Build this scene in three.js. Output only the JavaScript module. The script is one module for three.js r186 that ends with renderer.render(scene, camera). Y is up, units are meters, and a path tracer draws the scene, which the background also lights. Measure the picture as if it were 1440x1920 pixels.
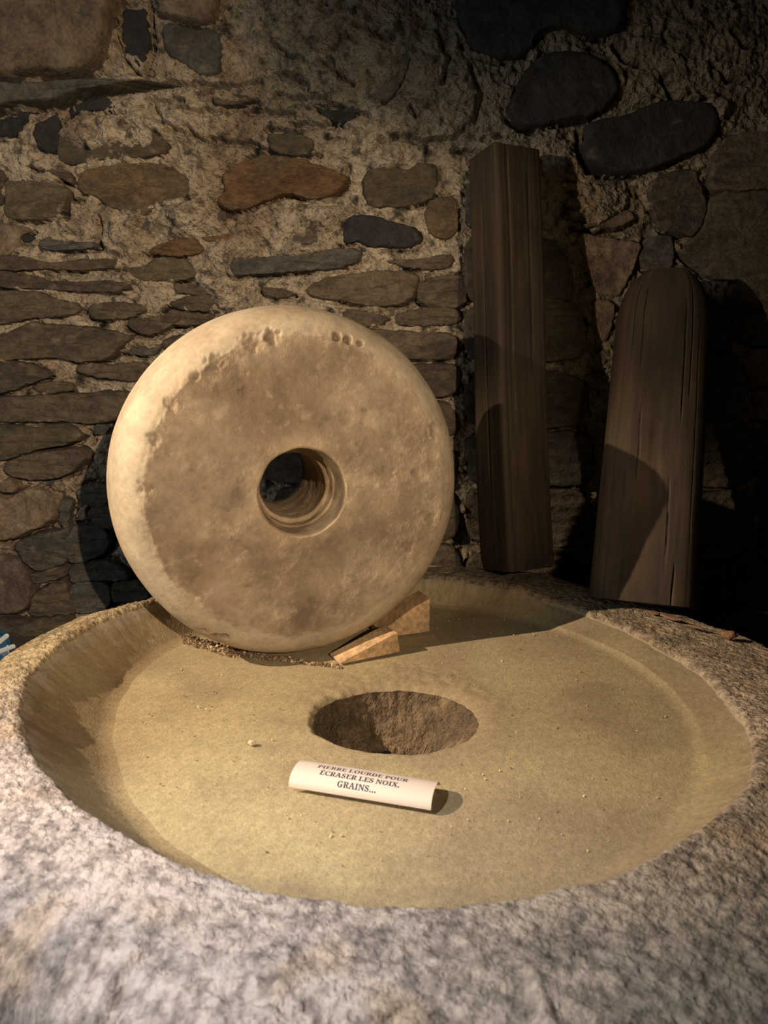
import * as THREE from 'three';
import { ImprovedNoise } from 'three/addons/math/ImprovedNoise.js';
import { mergeGeometries } from 'three/addons/utils/BufferGeometryUtils.js';
import { RectAreaLightUniformsLib } from 'three/addons/lights/RectAreaLightUniformsLib.js';

// ---------- camera, sky, lights, exposure ----------
const scene = new THREE.Scene();
const camera = new THREE.PerspectiveCamera(67.0, 1440 / 1920, 0.05, 30);
camera.position.set(0, 1.32, 1.29);
camera.rotation.set(-12 * Math.PI / 180, 0, 0);
camera.focus = 1.65;
camera.userData.fStop = 5.6;
scene.background = new THREE.Color(0.25, 0.32, 0.42);       // overcast daylight outside the doorway
const renderer = new THREE.WebGLRenderer({ antialias: true });
renderer.toneMapping = THREE.LinearToneMapping;
renderer.toneMappingExposure = 1.0;
renderer.shadowMap.enabled = true;
renderer.shadowMap.type = THREE.PCFSoftShadowMap;
RectAreaLightUniformsLib.init();
const WARM = [1, 0.75, 0.53];
const SPOTS = {
  // the position of the lens, what it is aimed at, candela, half angle, penumbra, colour
  left: { p: [-2.2, 2.36, 0.62], aim: [0.0, 0.84, -0.04], cd: 40, half: 16, pen: 0.6, c: WARM },
  right: { p: [0.86, 2.01, 2.64], aim: [-0.74, 1.13, -0.86], cd: 27, half: 20, pen: 0.8, c: WARM },
  front: { p: [-2.05, 1.62, 1.85], aim: [0.62, 1.36, -0.86], cd: 11, half: 13, pen: 0.8, c: WARM },
  rimFill: { p: [-1.0, 2.35, 1.15], aim: [-0.26, 0.75, 0.76], cd: 14.5, half: 20, pen: 0.85, c: [1.0, 0.945, 0.92] },  // cool fill lamp, added to brighten the front rim
};
const DAYLIGHT = { p: [-2.44, 1.75, 1.45], w: 1.0, h: 1.0, i: 3.5, c: [0.84, 0.90, 1.0] };

// ---------- helpers ----------
function rng(seed) { let s = seed >>> 0; return () => { s = (s + 0x6D2B79F5) >>> 0; let t = s; t = Math.imul(t ^ (t >>> 15), t | 1); t ^= t + Math.imul(t ^ (t >>> 7), t | 61); return ((t ^ (t >>> 14)) >>> 0) / 4294967296; }; }
const PN = new ImprovedNoise();
const noise = (x, y, z = 0) => PN.noise(x + 31.7, y + 17.3, z + 5.1);
function fbm(x, y, z, oct = 4, gain = 0.5) { let a = 1, s = 0, f = 1, n = 0; for (let i = 0; i < oct; i++) { s += a * noise(x * f, y * f, z * f + i * 7.7); n += a; a *= gain; f *= 2.03; } return s / n; }
const clamp = (x, a = 0, b = 1) => Math.min(b, Math.max(a, x));
const sm = (a, b, x) => { const t = clamp((x - a) / (b - a)); return t * t * (3 - 2 * t); };
const lerp = (a, b, t) => a + (b - a) * t;
const mix3 = (a, b, t) => [lerp(a[0], b[0], t), lerp(a[1], b[1], t), lerp(a[2], b[2], t)];
const D2R = Math.PI / 180;
const taken = {};
function numbered(n) { const k = taken[n] = (taken[n] ?? -1) + 1; return k ? `${n}_${String(k).padStart(3, '0')}` : n; }
function shade(o) { o.castShadow = o.receiveShadow = true; return o; }
function mesh(name, geo, mat, parent = scene) { const m = shade(new THREE.Mesh(geo, mat)); m.name = numbered(name); parent.add(m); return m; }
function tag(o, label, category, group) { o.userData.label = label; o.userData.category = category; if (group) o.userData.group = group; return o; }
function thing(name, label, category, pos = [0, 0, 0], turn = 0, group) { const g = new THREE.Group(); g.name = numbered(name); g.position.set(...pos); g.rotation.y = turn; scene.add(g); return tag(g, label, category, group); }
function struct(name, geo, mat, parent) { const m = mesh(name, geo, mat, parent); m.userData.kind = 'structure'; return m; }
function box(x0, x1, y0, y1, z0, z1) { const g = new THREE.BoxGeometry(x1 - x0, y1 - y0, z1 - z0); g.translate((x0 + x1) / 2, (y0 + y1) / 2, (z0 + z1) / 2); return g; }

// periodic value noise for textures
function tileNoise(n, period, oct, gain, seed, ax = 1, ay = 1) {
  const out = new Float32Array(n * n); let amp = 1, tot = 0;
  for (let o = 0; o < oct; o++) {
    const px = Math.max(2, Math.round(period * ax * 2 ** o)), py = Math.max(2, Math.round(period * ay * 2 ** o)), r = rng(seed * 97 + o), L = new Float32Array(px * py).map(() => r());
    for (let j = 0; j < n; j++) {
      const fy = j / n * py, y0 = Math.floor(fy), ty = fy - y0, wy = ty * ty * (3 - 2 * ty), r0 = (y0 % py) * px, r1 = ((y0 + 1) % py) * px;
      for (let i = 0; i < n; i++) {
        const fx = i / n * px, x0 = Math.floor(fx), tx = fx - x0, wx = tx * tx * (3 - 2 * tx), a = x0 % px, b = (x0 + 1) % px;
        out[j * n + i] += amp * lerp(lerp(L[r0 + a], L[r0 + b], wx), lerp(L[r1 + a], L[r1 + b], wx), wy);
      }
    }
    tot += amp; amp *= gain;
  }
  for (let i = 0; i < out.length; i++) out[i] /= tot;
  return out;
}
function texture(n, f, srgb, rep = 1) {
  const d = new Uint8Array(n * n * 4);
  for (let i = 0; i < n * n; i++) { const v = f(i); if (typeof v === 'number') d[i * 4] = d[i * 4 + 1] = d[i * 4 + 2] = clamp(v) * 255; else for (let k = 0; k < 3; k++) d[i * 4 + k] = clamp(v[k]) * 255; d[i * 4 + 3] = 255; }
  const t = new THREE.DataTexture(d, n, n, THREE.RGBAFormat); t.wrapS = t.wrapT = THREE.RepeatWrapping; t.magFilter = THREE.LinearFilter; t.minFilter = THREE.LinearFilter;
  if (srgb) t.colorSpace = THREE.SRGBColorSpace; t.repeat.set(rep, rep); t.needsUpdate = true; return t;
}
const N1 = tileNoise(1024, 12, 6, 0.62, 1), N2 = tileNoise(1024, 40, 4, 0.7, 2), N3 = tileNoise(1024, 6, 7, 0.6, 3);
const grainBump = texture(1024, i => 0.5 + (N1[i] - 0.5) * 1.3 + (N2[i] - 0.5) * 0.5, false, 4);
const crumbBump = texture(1024, i => { const a = Math.abs(N1[i] - 0.5) * 2, b = N2[i]; return 0.85 - a * 1.1 + (b - 0.5) * 0.9 - (b < 0.36 ? (0.36 - b) * 3 : 0); }, false, 3);
const peckBump = texture(1024, i => { const a = N2[i], b = N1[i]; return 0.5 + (a - 0.5) * 1.6 + (b - 0.5) * 1.2 - (a < 0.4 ? (0.4 - a) * 2.5 : 0); }, false, 3.2);
const mottle = texture(1024, i => { const v = 0.86 + (N3[i] - 0.5) * 0.55 + (N2[i] - 0.5) * 0.5; return [v, v * 0.995, v * 0.985]; }, true, 3);
const fineBump = texture(1024, i => 0.5 + (N2[i] - 0.5) * 1.6, false, 4);
const soft = texture(1024, i => { const v = 0.93 + (N3[i] - 0.5) * 0.3 + (N2[i] - 0.5) * 0.2; return [v, v * 0.995, v * 0.985]; }, true, 2);
const speckle = texture(1024, i => { const a = N3[i], b = N2[i], v = 0.9 + (a - 0.5) * 0.4 + (b - 0.5) * 0.9; return [v, v * 0.99, v * 0.985]; }, true, 2.2);
const sand = texture(1024, i => { const a = N2[i], b = N1[i]; let v = 0.92 + (a - 0.5) * 0.26 + (b - 0.5) * 0.2; if (a > 0.7) v += 0.08; return [v, v, v * 0.99]; }, true, 5);
const W1 = tileNoise(1024, 8, 5, 0.65, 11, 6, 0.35), W2 = tileNoise(1024, 5, 5, 0.55, 12, 1, 0.5);
const woodBump = texture(1024, i => W1[i] * 0.8 + W2[i] * 0.3, false, 2.5);
const woodMap = texture(1024, i => { const v = 0.86 + (W1[i] - 0.5) * 0.4 + (W2[i] - 0.5) * 0.2; return [v, v * 0.97, v * 0.93]; }, true, 2.5);
const mortarMap = texture(1024, i => { const a = N3[i], b = N1[i], c = N2[i]; let v = 0.97 + (a - 0.5) * 0.6 + (b - 0.5) * 0.5 + (c - 0.5) * 0.4; if (b < 0.42) v -= (0.42 - b) * 2.2; return [v, v * 0.99, v * 0.97]; }, true, 2.3);
const std = (o) => new THREE.MeshStandardMaterial({ roughness: 0.95, metalness: 0, ...o });
const M = {
  mortar: std({ vertexColors: true, bumpMap: crumbBump, bumpScale: 0.0085, map: mortarMap }),
  stone: std({ vertexColors: true, bumpMap: grainBump, bumpScale: 0.0035, map: mottle, roughness: 0.85 }),
  bed: std({ vertexColors: true, bumpMap: fineBump, bumpScale: 0.0006, map: sand, roughness: 0.9 }),
  rim: std({ vertexColors: true, bumpMap: peckBump, bumpScale: 0.0032, map: speckle }),
  socket: std({ vertexColors: true, bumpMap: peckBump, bumpScale: 0.006, map: mottle }),
  face: std({ vertexColors: true, bumpMap: grainBump, bumpScale: 0.0022, map: soft }),
  tread: std({ vertexColors: true, bumpMap: grainBump, bumpScale: 0.0008, map: soft, roughness: 0.75 }),
  timber: std({ vertexColors: true, bumpMap: woodBump, bumpScale: 0.0013, map: woodMap, roughness: 0.8 }),
  wedge: std({ color: new THREE.Color(0.68, 0.47, 0.25), bumpMap: woodBump, bumpScale: 0.0005, map: mottle, roughness: 0.7 }),
  plaster: std({ color: new THREE.Color(0.16, 0.13, 0.095), bumpMap: crumbBump, bumpScale: 0.006 }),
  earth: std({ color: new THREE.Color(0.12, 0.095, 0.065), bumpMap: crumbBump, bumpScale: 0.008 }),
  crumbs: std({ vertexColors: true }),
  metal: std({ color: new THREE.Color(0.03, 0.03, 0.03), roughness: 0.5, metalness: 0.6 }),
};
// grid of rows x cols points into geometry; closed wraps the columns
function grid(rows, cols, P, opt = {}) {
  const n = rows.length, w = opt.closed ? cols + 1 : cols, pos = new Float32Array(n * w * 3), uv = new Float32Array(n * w * 2), col = opt.color ? new Float32Array(n * w * 3) : null, idx = [];
  for (let j = 0; j < n; j++) for (let i = 0; i < w; i++) {
    const k = j * w + i, p = P(j, i % cols); pos.set(p, k * 3);
    if (opt.uv) uv.set(opt.uv(j, i, p), k * 2);
    if (col) col.set(opt.color(j, i % cols, p), k * 3);
    if (j < n - 1 && i < w - 1) { const a = k, b = k + 1, c = k + w, d = k + w + 1; if (opt.flip) idx.push(a, c, b, b, c, d); else idx.push(a, b, c, b, d, c); }
  }
  const g = new THREE.BufferGeometry(); g.setAttribute('position', new THREE.BufferAttribute(pos, 3)); g.setAttribute('uv', new THREE.BufferAttribute(uv, 2)); if (col) g.setAttribute('color', new THREE.BufferAttribute(col, 3)); g.setIndex(idx);
  g.computeVertexNormals();
  if (opt.closed) { const N = g.attributes.normal; for (let j = 0; j < n; j++) { const a = j * w, b = a + cols, v = new THREE.Vector3(N.getX(a) + N.getX(b), N.getY(a) + N.getY(b), N.getZ(a) + N.getZ(b)).normalize(); N.setXYZ(a, v.x, v.y, v.z); N.setXYZ(b, v.x, v.y, v.z); } }
  return g;
}
// rows j0..j1 of a grid built by grid(), keeping its normals, with its own uv
function bandOf(g, w, j0, j1, uvf) {
  const o = new THREE.BufferGeometry(), n = (j1 - j0 + 1) * w;
  for (const k of ['position', 'normal', 'color', 'uv']) { const A = g.attributes[k]; if (A) o.setAttribute(k, new THREE.BufferAttribute(A.array.slice(j0 * w * A.itemSize, (j0 * w + n) * A.itemSize), A.itemSize)); }
  if (uvf) { const U = o.attributes.uv; for (let j = j0; j <= j1; j++) for (let i = 0; i < w; i++) { const k = (j - j0) * w + i, q = uvf(j, i, [o.attributes.position.getX(k), o.attributes.position.getY(k), o.attributes.position.getZ(k)]); U.setXY(k, q[0], q[1]); } }
  const idx = [], src = g.index.array; for (let t = 0; t < src.length; t += 3) { const a = src[t], b = src[t + 1], c = src[t + 2], lo = j0 * w, hi = lo + n; if (a >= lo && b >= lo && c >= lo && a < hi && b < hi && c < hi) idx.push(a - lo, b - lo, c - lo); }
  o.setIndex(idx); return o;
}
function table(pairs) {   // smooth periodic lookup by degrees
  const n = pairs.length;
  return a => { let d = ((a / D2R) % 360 + 360) % 360, i = n - 1; for (let k = 0; k < n; k++) if (pairs[k][0] <= d) i = k; const p = pairs[i], q = pairs[(i + 1) % n], q0 = q[0] + (i === n - 1 ? 360 : 0); let t = (d - p[0]) / (q0 - p[0]); t = t * t * (3 - 2 * t); return lerp(p[1], q[1], t); };
}

// ---------- the room ----------
const WZ = -0.86;                                    // plane of the rubble wall
struct('floor', box(-3, 3, -0.2, 0, -1.3, 3.7), M.earth);
struct('ceiling', box(-3, 3, 2.75, 2.95, -1.3, 3.7), M.plaster);
{
  const s = new THREE.Shape([[-3.7, -0.2], [1.3, -0.2], [1.3, 2.95], [-3.7, 2.95]].map(p => new THREE.Vector2(...p)));
  s.holes.push(new THREE.Path([[-2.0, 1.2], [-0.9, 1.2], [-0.9, 2.3], [-2.0, 2.3]].map(p => new THREE.Vector2(...p))));
  const g = new THREE.ExtrudeGeometry(s, { depth: 0.3, bevelEnabled: false }); g.rotateY(Math.PI / 2); g.translate(-2.8, 0, 0); struct('wall_left', g, M.plaster);
}
struct('wall_right', box(3, 3.2, -0.2, 2.95, -1.3, 3.7), M.plaster);
struct('wall_front', box(-3, 3.2, -0.2, 2.95, 3.4, 3.7), M.plaster);
// ----- rubble wall: a relief of lime mortar that carries every stone as a piece of its own -----
const lowRelief = (x, y) => 0.014 * noise(x * 1.7, y * 1.7, 2) + 0.009 * noise(x * 4.1, y * 4.1, 8);
const BLOBS = [
  [-0.762, 1.860, 0.068, 0.053, 0.0200],
  [-0.639, 1.853, 0.083, 0.053, 0.0180],
  [-0.670, 1.904, 0.060, 0.045, 0.0140],
  [-0.471, 1.923, 0.106, 0.068, 0.0100],
  [-0.534, 1.879, 0.060, 0.045, 0.0120],
  [-0.473, 1.731, 0.042, 0.091, 0.0140],
  [-0.588, 1.665, 0.091, 0.060, 0.0160],
  [-0.490, 1.665, 0.083, 0.060, 0.0150],
  [-0.689, 1.625, 0.068, 0.068, 0.0140],
  [-0.800, 1.652, 0.091, 0.053, 0.0120],
  [-0.912, 1.796, 0.091, 0.045, 0.0100],
  [-0.864, 1.718, 0.038, 0.045, 0.0070],
  [-0.281, 1.638, 0.136, 0.060, 0.0140],
  [-0.382, 1.571, 0.091, 0.045, 0.0120],
  [-0.678, 1.585, 0.060, 0.060, 0.0150],
  [-0.641, 1.504, 0.060, 0.030, 0.0100],
  [-0.441, 1.517, 0.068, 0.060, 0.0160],
  [-0.616, 1.449, 0.045, 0.045, 0.0120],
  [-0.415, 1.449, 0.068, 0.045, 0.0140],
  [-0.155, 1.612, 0.045, 0.076, 0.0120],
  [-0.634, 1.386, 0.030, 0.027, 0.0120],
  [-0.306, 1.744, 0.030, 0.012, 0.0060],
  [-0.313, 1.948, 0.106, 0.045, 0.0080],
  [-0.214, 2.095, 0.136, 0.091, 0.0140],
  [-0.108, 2.047, 0.121, 0.106, 0.0160],
  [-0.243, 2.010, 0.033, 0.033, 0.0160],
  [-0.163, 1.985, 0.068, 0.053, 0.0100],
  [-0.027, 2.095, 0.121, 0.091, 0.0120],
  [0.027, 1.885, 0.091, 0.060, 0.0120],
  [0.149, 1.985, 0.091, 0.136, 0.0140],
  [-0.082, 1.847, 0.091, 0.045, 0.0100],
  [0.151, 1.872, 0.091, 0.045, 0.0120],
  [0.245, 1.960, 0.091, 0.091, 0.0100],
  [0.289, 1.847, 0.060, 0.060, 0.0100],
  [0.473, 1.731, 0.060, 0.091, 0.0140],
  [0.565, 1.698, 0.068, 0.060, 0.0160],
  [0.689, 2.010, 0.106, 0.121, 0.0100],
  [0.837, 2.022, 0.136, 0.151, 0.0120],
  [0.428, 1.796, 0.076, 0.076, 0.0120],
  [0.716, 1.449, 0.060, 0.060, 0.0080],
  [0.650, 1.796, 0.091, 0.045, -0.0060],
  [0.194, 1.757, 0.038, 0.060, 0.0100],
  [0.000, 1.808, 0.076, 0.038, 0.0100],
  [-0.409, 1.757, 0.033, 0.045, 0.0120],
  [-0.712, 1.796, 0.091, 0.021, 0.0100],
  [-0.710, 1.728, 0.060, 0.024, 0.0080],
  [-0.917, 1.750, 0.060, 0.021, 0.0080],
  [-0.534, 1.638, 0.060, 0.038, 0.0140],
  [-0.154, 1.665, 0.076, 0.045, 0.0120],
  [-0.226, 1.571, 0.076, 0.021, 0.0080],
  [0.184, 1.558, 0.030, 0.030, 0.0100],
  [-0.028, 1.558, 0.030, 0.015, 0.0080]];
const CRACKS = [
  [-1.011, 1.903, -0.846, 1.915, -0.721, 1.948, -0.639, 1.955, -0.529, 1.973],
  [-0.529, 1.975, -0.421, 1.969, -0.312, 1.979],
  [-0.599, 1.935, -0.531, 1.932, -0.511, 1.935],
  [-0.593, 1.925, -0.575, 1.891, -0.549, 1.870, -0.515, 1.857],
  [-0.436, 1.933, -0.382, 1.923, -0.327, 1.932],
  [-0.440, 1.844, -0.399, 1.834, -0.344, 1.837],
  [-0.362, 1.908, -0.300, 1.910, -0.232, 1.906],
  [-0.302, 1.868, -0.261, 1.867, -0.213, 1.860],
  [-0.177, 1.929, -0.109, 1.920, -0.041, 1.904],
  [-0.447, 1.847, -0.413, 1.840, -0.330, 1.834, -0.303, 1.819, -0.207, 1.805, -0.166, 1.808],
  [-0.251, 1.991, -0.217, 1.983, -0.197, 1.966],
  [-0.094, 2.077, -0.074, 2.065],
  [-0.135, 2.028, -0.128, 2.010],
  [0.000, 1.929, 0.041, 1.985, 0.061, 2.034],
  [0.068, 1.916, 0.079, 1.898],
  [0.027, 1.853, 0.110, 1.837, 0.179, 1.844, 0.206, 1.866],
  [0.494, 1.860, 0.501, 1.808, 0.527, 1.770, 0.562, 1.759],
  [0.312, 1.885, 0.343, 1.866, 0.384, 1.862],
  [0.489, 1.628, 0.549, 1.612, 0.605, 1.616],
  [0.200, 1.815, 0.248, 1.811],
  [-0.090, 1.783, -0.097, 1.744, -0.118, 1.715],
  [-0.825, 1.715, -0.810, 1.698, -0.785, 1.691],
  [-0.741, 1.652, -0.749, 1.612, -0.746, 1.578],
  [-0.823, 1.711, -0.828, 1.652],
  [-0.816, 1.093, -0.811, 1.061, -0.800, 1.105],
  [-0.532, 1.916, -0.464, 1.908, -0.382, 1.913],
  [-0.272, 1.948, -0.218, 1.940, -0.150, 1.944],
  [-0.240, 1.887, -0.178, 1.879, -0.110, 1.875],
  [-0.346, 1.796, -0.304, 1.788, -0.249, 1.790],
  [-0.507, 1.872, -0.474, 1.844, -0.441, 1.834],
  [-0.162, 2.022, -0.108, 1.985, -0.081, 1.973],
  [-0.269, 2.059, -0.243, 2.034, -0.202, 2.025],
  [-0.040, 2.095, 0.000, 2.077, 0.027, 2.081],
  [0.134, 2.095, 0.162, 2.034, 0.149, 1.973],
  [0.216, 2.010, 0.245, 1.948, 0.233, 1.885],
  [-0.680, 1.757, -0.624, 1.767, -0.582, 1.775],
  [0.705, 1.985, 0.736, 1.935, 0.731, 1.910],
  [0.578, 2.059, 0.607, 2.022, 0.649, 2.010],
  [0.823, 2.022, 0.867, 1.985, 0.923, 1.973],
  [0.870, 2.095, 0.901, 2.059, 0.942, 2.053],
  [-0.909, 1.828, -0.869, 1.815, -0.827, 1.819],
  [-0.224, 1.678, -0.168, 1.691, -0.112, 1.686]];
const STONES = [];
const TONES = {
  tan: [0.27, 0.205, 0.135], brown: [0.15, 0.118, 0.08], olive: [0.152, 0.124, 0.077], ochre: [0.20, 0.14, 0.07], rust: [0.20, 0.115, 0.052],
  slate: [0.125, 0.118, 0.098], dark: [0.036, 0.035, 0.032], moss: [0.13, 0.125, 0.098], mauve: [0.19, 0.14, 0.115],
};
function stone(kind, prot, joint, cm) {
  const pts = []; for (let i = 0; i < cm.length; i += 2) pts.push(new THREE.Vector3(cm[i] / 100, cm[i + 1] / 100, 0));
  STONES.push({ kind, prot: prot / 100, joint, pts });
}
stone('tan', 6, 1, [-103.1,221.5, -65.4,221.5, -66.5,211.9, -67.9,205.9, -69.5,202.2, -71.7,199.7, -77.3,198.3, -85.4,198.3, -93.6,197.6, -105.7,198.5]);
stone('moss', 5, 1, [-105.9,197, -90.9,196.9, -81.4,197.5, -70.5,197.9, -57,197.3, -52.6,197.6, -63.9,195.8, -72.1,195, -77.6,193.5, -84.6,191.9, -91.4,191.9, -106.6,190.5]);
stone('dark', 0.6, 2, [-65.5,214.9, -61.2,215.1, -58.5,215.5, -58.1,209.5, -58.3,204.7, -60.1,201.6, -61.6,199.7, -64.1,202.2, -65.9,205.3, -66.4,209.5]);
stone('tan', 4, 1, [-56.6,219.1, -56.2,214.3, -56.1,211.9, -50.8,211.1, -42.8,210, -41.1,213.1, -40.3,219.1, -48.9,221.5]);
stone('moss', 1.2, 0, [-55.5,211.3, -46.8,210.5, -41.2,209.8, -40.4,204.7, -41.3,199.7, -46.1,198.8, -50.6,201.6, -55,204]);
stone('dark', 1.2, 1, [-101.4,188.2, -97.1,190, -90.1,191.6, -88.5,190.5, -91.2,187.2, -95.6,183.9, -97.9,184.2, -101.7,185.3]);
stone('dark', 1.2, 1, [-90.4,187.9, -86.1,190, -82.6,191, -82.4,186, -84.2,180.6, -87.7,180.6, -90.2,182.8]);
stone('dark', 1.6, 1, [-81.8,192.3, -77.7,193.3, -73.5,194.3, -66.7,193.8, -65.6,190.8, -72.4,190.5, -77.9,190.3, -82.1,189]);
stone('olive', 1.3, 1, [-84,186, -76.7,187.7, -64.4,188, -55.6,185.3, -55.1,182.1, -59.4,179.9, -71.9,179.2, -84.1,178.7]);
stone('olive', 1.6, 1, [-98.2,173.6, -91.7,174.4, -86.2,174.1, -82.1,172.8, -82.6,168.5, -84.4,165.8, -92.6,164.5, -98.9,165.4, -99,169.8]);
stone('brown', 1.2, 0, [-102.5,177.6, -98.4,177.2, -98.4,173.1, -99.3,168.5, -103.5,168.5]);
stone('brown', 1.6, 1, [-92.5,178.1, -87.3,177.5, -80.5,175.9, -80.4,173.6, -83.4,174.5, -87.4,176.2]);
stone('ochre', 1.9, 1, [-79.8,175, -76.9,177, -67.8,178.5, -58.1,178.5, -52.7,176.3, -49.4,173.7, -48.7,171.1, -51.7,169.4, -58.8,167.6, -63.8,165, -68.6,166.5, -73.4,168.5, -75.6,170.5, -79.4,171.5]);
stone('rust', 2.4, 1, [-41.9,175.7, -34.6,179.6, -27.6,180.6, -19.4,179.3, -11.1,176.3, -8.7,175, -12.5,171.1, -18.2,169.7, -25.1,171, -31.4,169, -36.4,167, -41.3,167.2, -43.6,169.1, -41.8,171.8]);
stone('mauve', 2, 0, [-44.3,165.8, -43.1,167.3, -41.3,167.3, -40.4,165.8, -41,164.1, -43.3,163.6]);
stone('tan', 1.6, 1, [-103.9,163.8, -92.8,163.3, -91.6,162.5, -94.9,160.5, -96.5,157.1, -99.2,155, -104.9,154.7]);
stone('dark', 1, 1, [-96.1,161.2, -92.2,161.6, -91.1,160, -93.8,158.6, -96,159]);
stone('slate', 2, 1, [-91.2,159.4, -89.5,160.5, -86,159.8, -80.4,159.2, -75.1,158.9, -74.7,158.1, -80.6,157, -91.2,157.6]);
stone('brown', 1.8, 1, [-104.9,155.3, -95.6,155.8, -90.8,154.4, -83.7,154.2, -75.1,155.4, -68.6,154.4, -69.3,152.9, -78.2,151.9, -88.1,152.1, -105.2,152.4]);
stone('brown', 1.7, 1, [-105.2,151.7, -93.9,151, -86.9,149.4, -77,149.1, -67,149.1, -65.3,147.6, -68.6,146.4, -81.5,146.5, -91.4,147.1, -105.6,148.4]);
stone('brown', 2.3, 1, [-105.8,146, -95.7,146.9, -90.8,146.5, -87.3,144.9, -81.7,143.3, -79.8,142.1, -83.4,140.4, -93.6,139.4, -106.7,138.3]);
stone('olive', 2, 1, [-79.6,142.8, -76.7,143.7, -68.8,144, -63.8,143.3, -62.3,142.1, -66.2,140, -72.7,138.9, -77.8,139.2, -80,140.6]);
stone('rust', 1.7, 1, [-63,156.5, -59.3,158.8, -52.2,160.5, -49.1,160, -47.2,157.1, -49.6,155.7, -55.3,155.3, -60.9,155.7]);
stone('rust', 1.2, 0, [-49.1,160.2, -42.3,161.2, -33.8,162.4, -30.8,161.4, -32.4,160, -39.5,159.4, -45.2,159]);
stone('olive', 2, 1, [-69.8,152.4, -63.9,153.1, -60.9,155.1, -55.2,155.5, -51.1,154.3, -48.5,151, -51.3,149.5, -58.5,148.9, -65.6,149.5]);
stone('brown', 1.4, 1, [-56.6,148.7, -49.9,148.3, -44.9,146.9, -45.8,146.1, -55.8,146.4]);
stone('olive', 1.8, 1, [-58.1,143.5, -54.4,145.1, -46.5,146.2, -42,142.9, -44.5,141.4, -56,142.1]);
stone('brown', 1.6, 1, [-58.2,141.7, -48.9,141.2, -44.3,140.7, -47.6,138.3, -57.7,138.3]);
stone('slate', 2.4, 1, [-42,153.1, -41.1,155.1, -35.4,155.4, -22.7,156.1, -11.3,157.8, -5.5,157, -5.1,155.1, -8.5,152.9, -19.9,151.6, -31.3,150.9, -41.3,150.9]);
stone('slate', 1.3, 0, [-26.1,159.8, -22.5,161.4, -16.9,162.2, -16.4,159.2, -21.2,158.4]);
stone('dark', 2, 1, [-11.5,164.5, -9.8,166.4, -2.8,166.4, 2.8,164.6, 9.8,162.5, 11.4,159.8, 8.5,157.3, 0,157.3, -4.2,157.3, -7.8,158.9, -11.6,158.4]);
stone('olive', 1.5, 1, [-5.6,175.7, 0,178.3, 5.5,177, 9.7,178.9, 13.6,178, 14,173.7, 13.3,170.3, 8.4,168.4, 0,167.7, -4.2,168, -5.6,171.8]);
stone('ochre', 1.2, 0, [11.2,168.9, 18.1,170.5, 19.2,161.2, 14.1,159.7, 11.1,162.5]);
stone('brown', 1.6, 1, [-0.3,154.4, 8.5,154.9, 18.4,156.2, 19.4,154.4, 17.1,152.3, 7.1,152.3]);
stone('olive', 1.9, 1, [-21.7,146.9, -17.1,149.7, -5.7,151.7, 5.7,151.9, 9.5,150.4, 8.9,146.2, 5.7,143.3, -2.9,142.5, -11.5,143.9, -18.6,144.9]);
stone('brown', 1.6, 1, [8.6,148.7, 15.7,151, 21.6,150.5, 21.9,143.3, 11.5,142.5, 8.7,144.6]);
stone('brown', 1.6, 1, [2.9,140.7, 20.1,142.5, 21.9,139, 11.5,137.5, 2.6,138.3]);
stone('brown', 1.5, 1, [-11.5,141.8, -2.9,141.4, 2.2,139.3, -2.9,137.2, -11.5,138.6]);
stone('brown', 1.5, 1, [-32.8,147.5, -25.7,147.1, -23.3,145.8, -28.6,144.7, -32.3,146.1]);
stone('dark', 1.1, 1, [-19.8,193, -16.4,192.4, -7.5,191.4, -5.2,190.4, -6.8,188.4, -11,187.7, -16.4,189.6]);
stone('olive', 1.2, 1, [-30.5,185.2, -22,186, -17.6,184, -19.1,180.7, -26.2,180.7, -29.6,182]);
stone('olive', 1.0, 1, [-44.8,196, -36.7,196.8, -32.4,193.5, -38.2,192.3, -43,192.5]);
stone('moss', 0.9, 0, [-2,194.5, 3.8,201, 6.4,210.1, 7.8,209.5, 5.7,199.7, 0.3,192.8]);
stone('dark', 3, 1, [18.3,220.3, 58.8,220.3, 60,209.5, 52.3,207.6, 42.9,209.3, 37.6,206.9, 35.7,203.4, 28.3,202.1, 21.5,204.4, 17.8,210.7]);
stone('dark', 3, 1, [31.3,193.5, 33.9,198.5, 38.4,203.4, 48.5,204.7, 55.3,202.2, 59.7,197.3, 58.9,192.9, 53.4,189.1, 46.6,188.2, 39.8,186.5, 33.6,187.1, 31,189.8]);
stone('dark', 3.2, 1, [50.2,184.7, 51.4,187.9, 61.5,190.4, 69.5,193.5, 81.7,193.5, 85.5,192.3, 86.8,187.2, 83.4,182.5, 74.7,178.7, 65.9,175.8, 55.5,176.2, 51,179.6]);
stone('brown', 3, 1, [84,175.7, 86,183.4, 89.3,185.3, 98.9,185.6, 105.6,174.4, 92,171.2, 84.8,172.3]);
stone('brown', 2, 1, [68.8,173.7, 73.5,176.3, 79,177.2, 82.2,173.1, 84.2,166.5, 81.7,161, 73.2,161.7, 69.9,166.5]);
stone('olive', 2, 1, [85.1,170.2, 100.3,172.4, 107.9,153.1, 88.4,149.4, 82.4,152.8, 77.8,157.1, 83,162.5]);
stone('tan', 2.2, 0, [50.4,161.8, 54.9,161.2, 62,160.1, 67.7,159.2, 67.6,155.8, 65,149, 62.3,144.6, 56.2,146.7, 53,153.1]);
stone('tan', 2, 1, [48.9,163.2, 53.4,163.3, 61.6,166.5, 64.6,168.1, 67,165.4, 60.5,162, 54.6,162]);
stone('slate', 1.5, 1, [68.4,159.8, 75.4,160.6, 76.5,153.1, 71.9,150.2, 67.4,154.2]);
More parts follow.
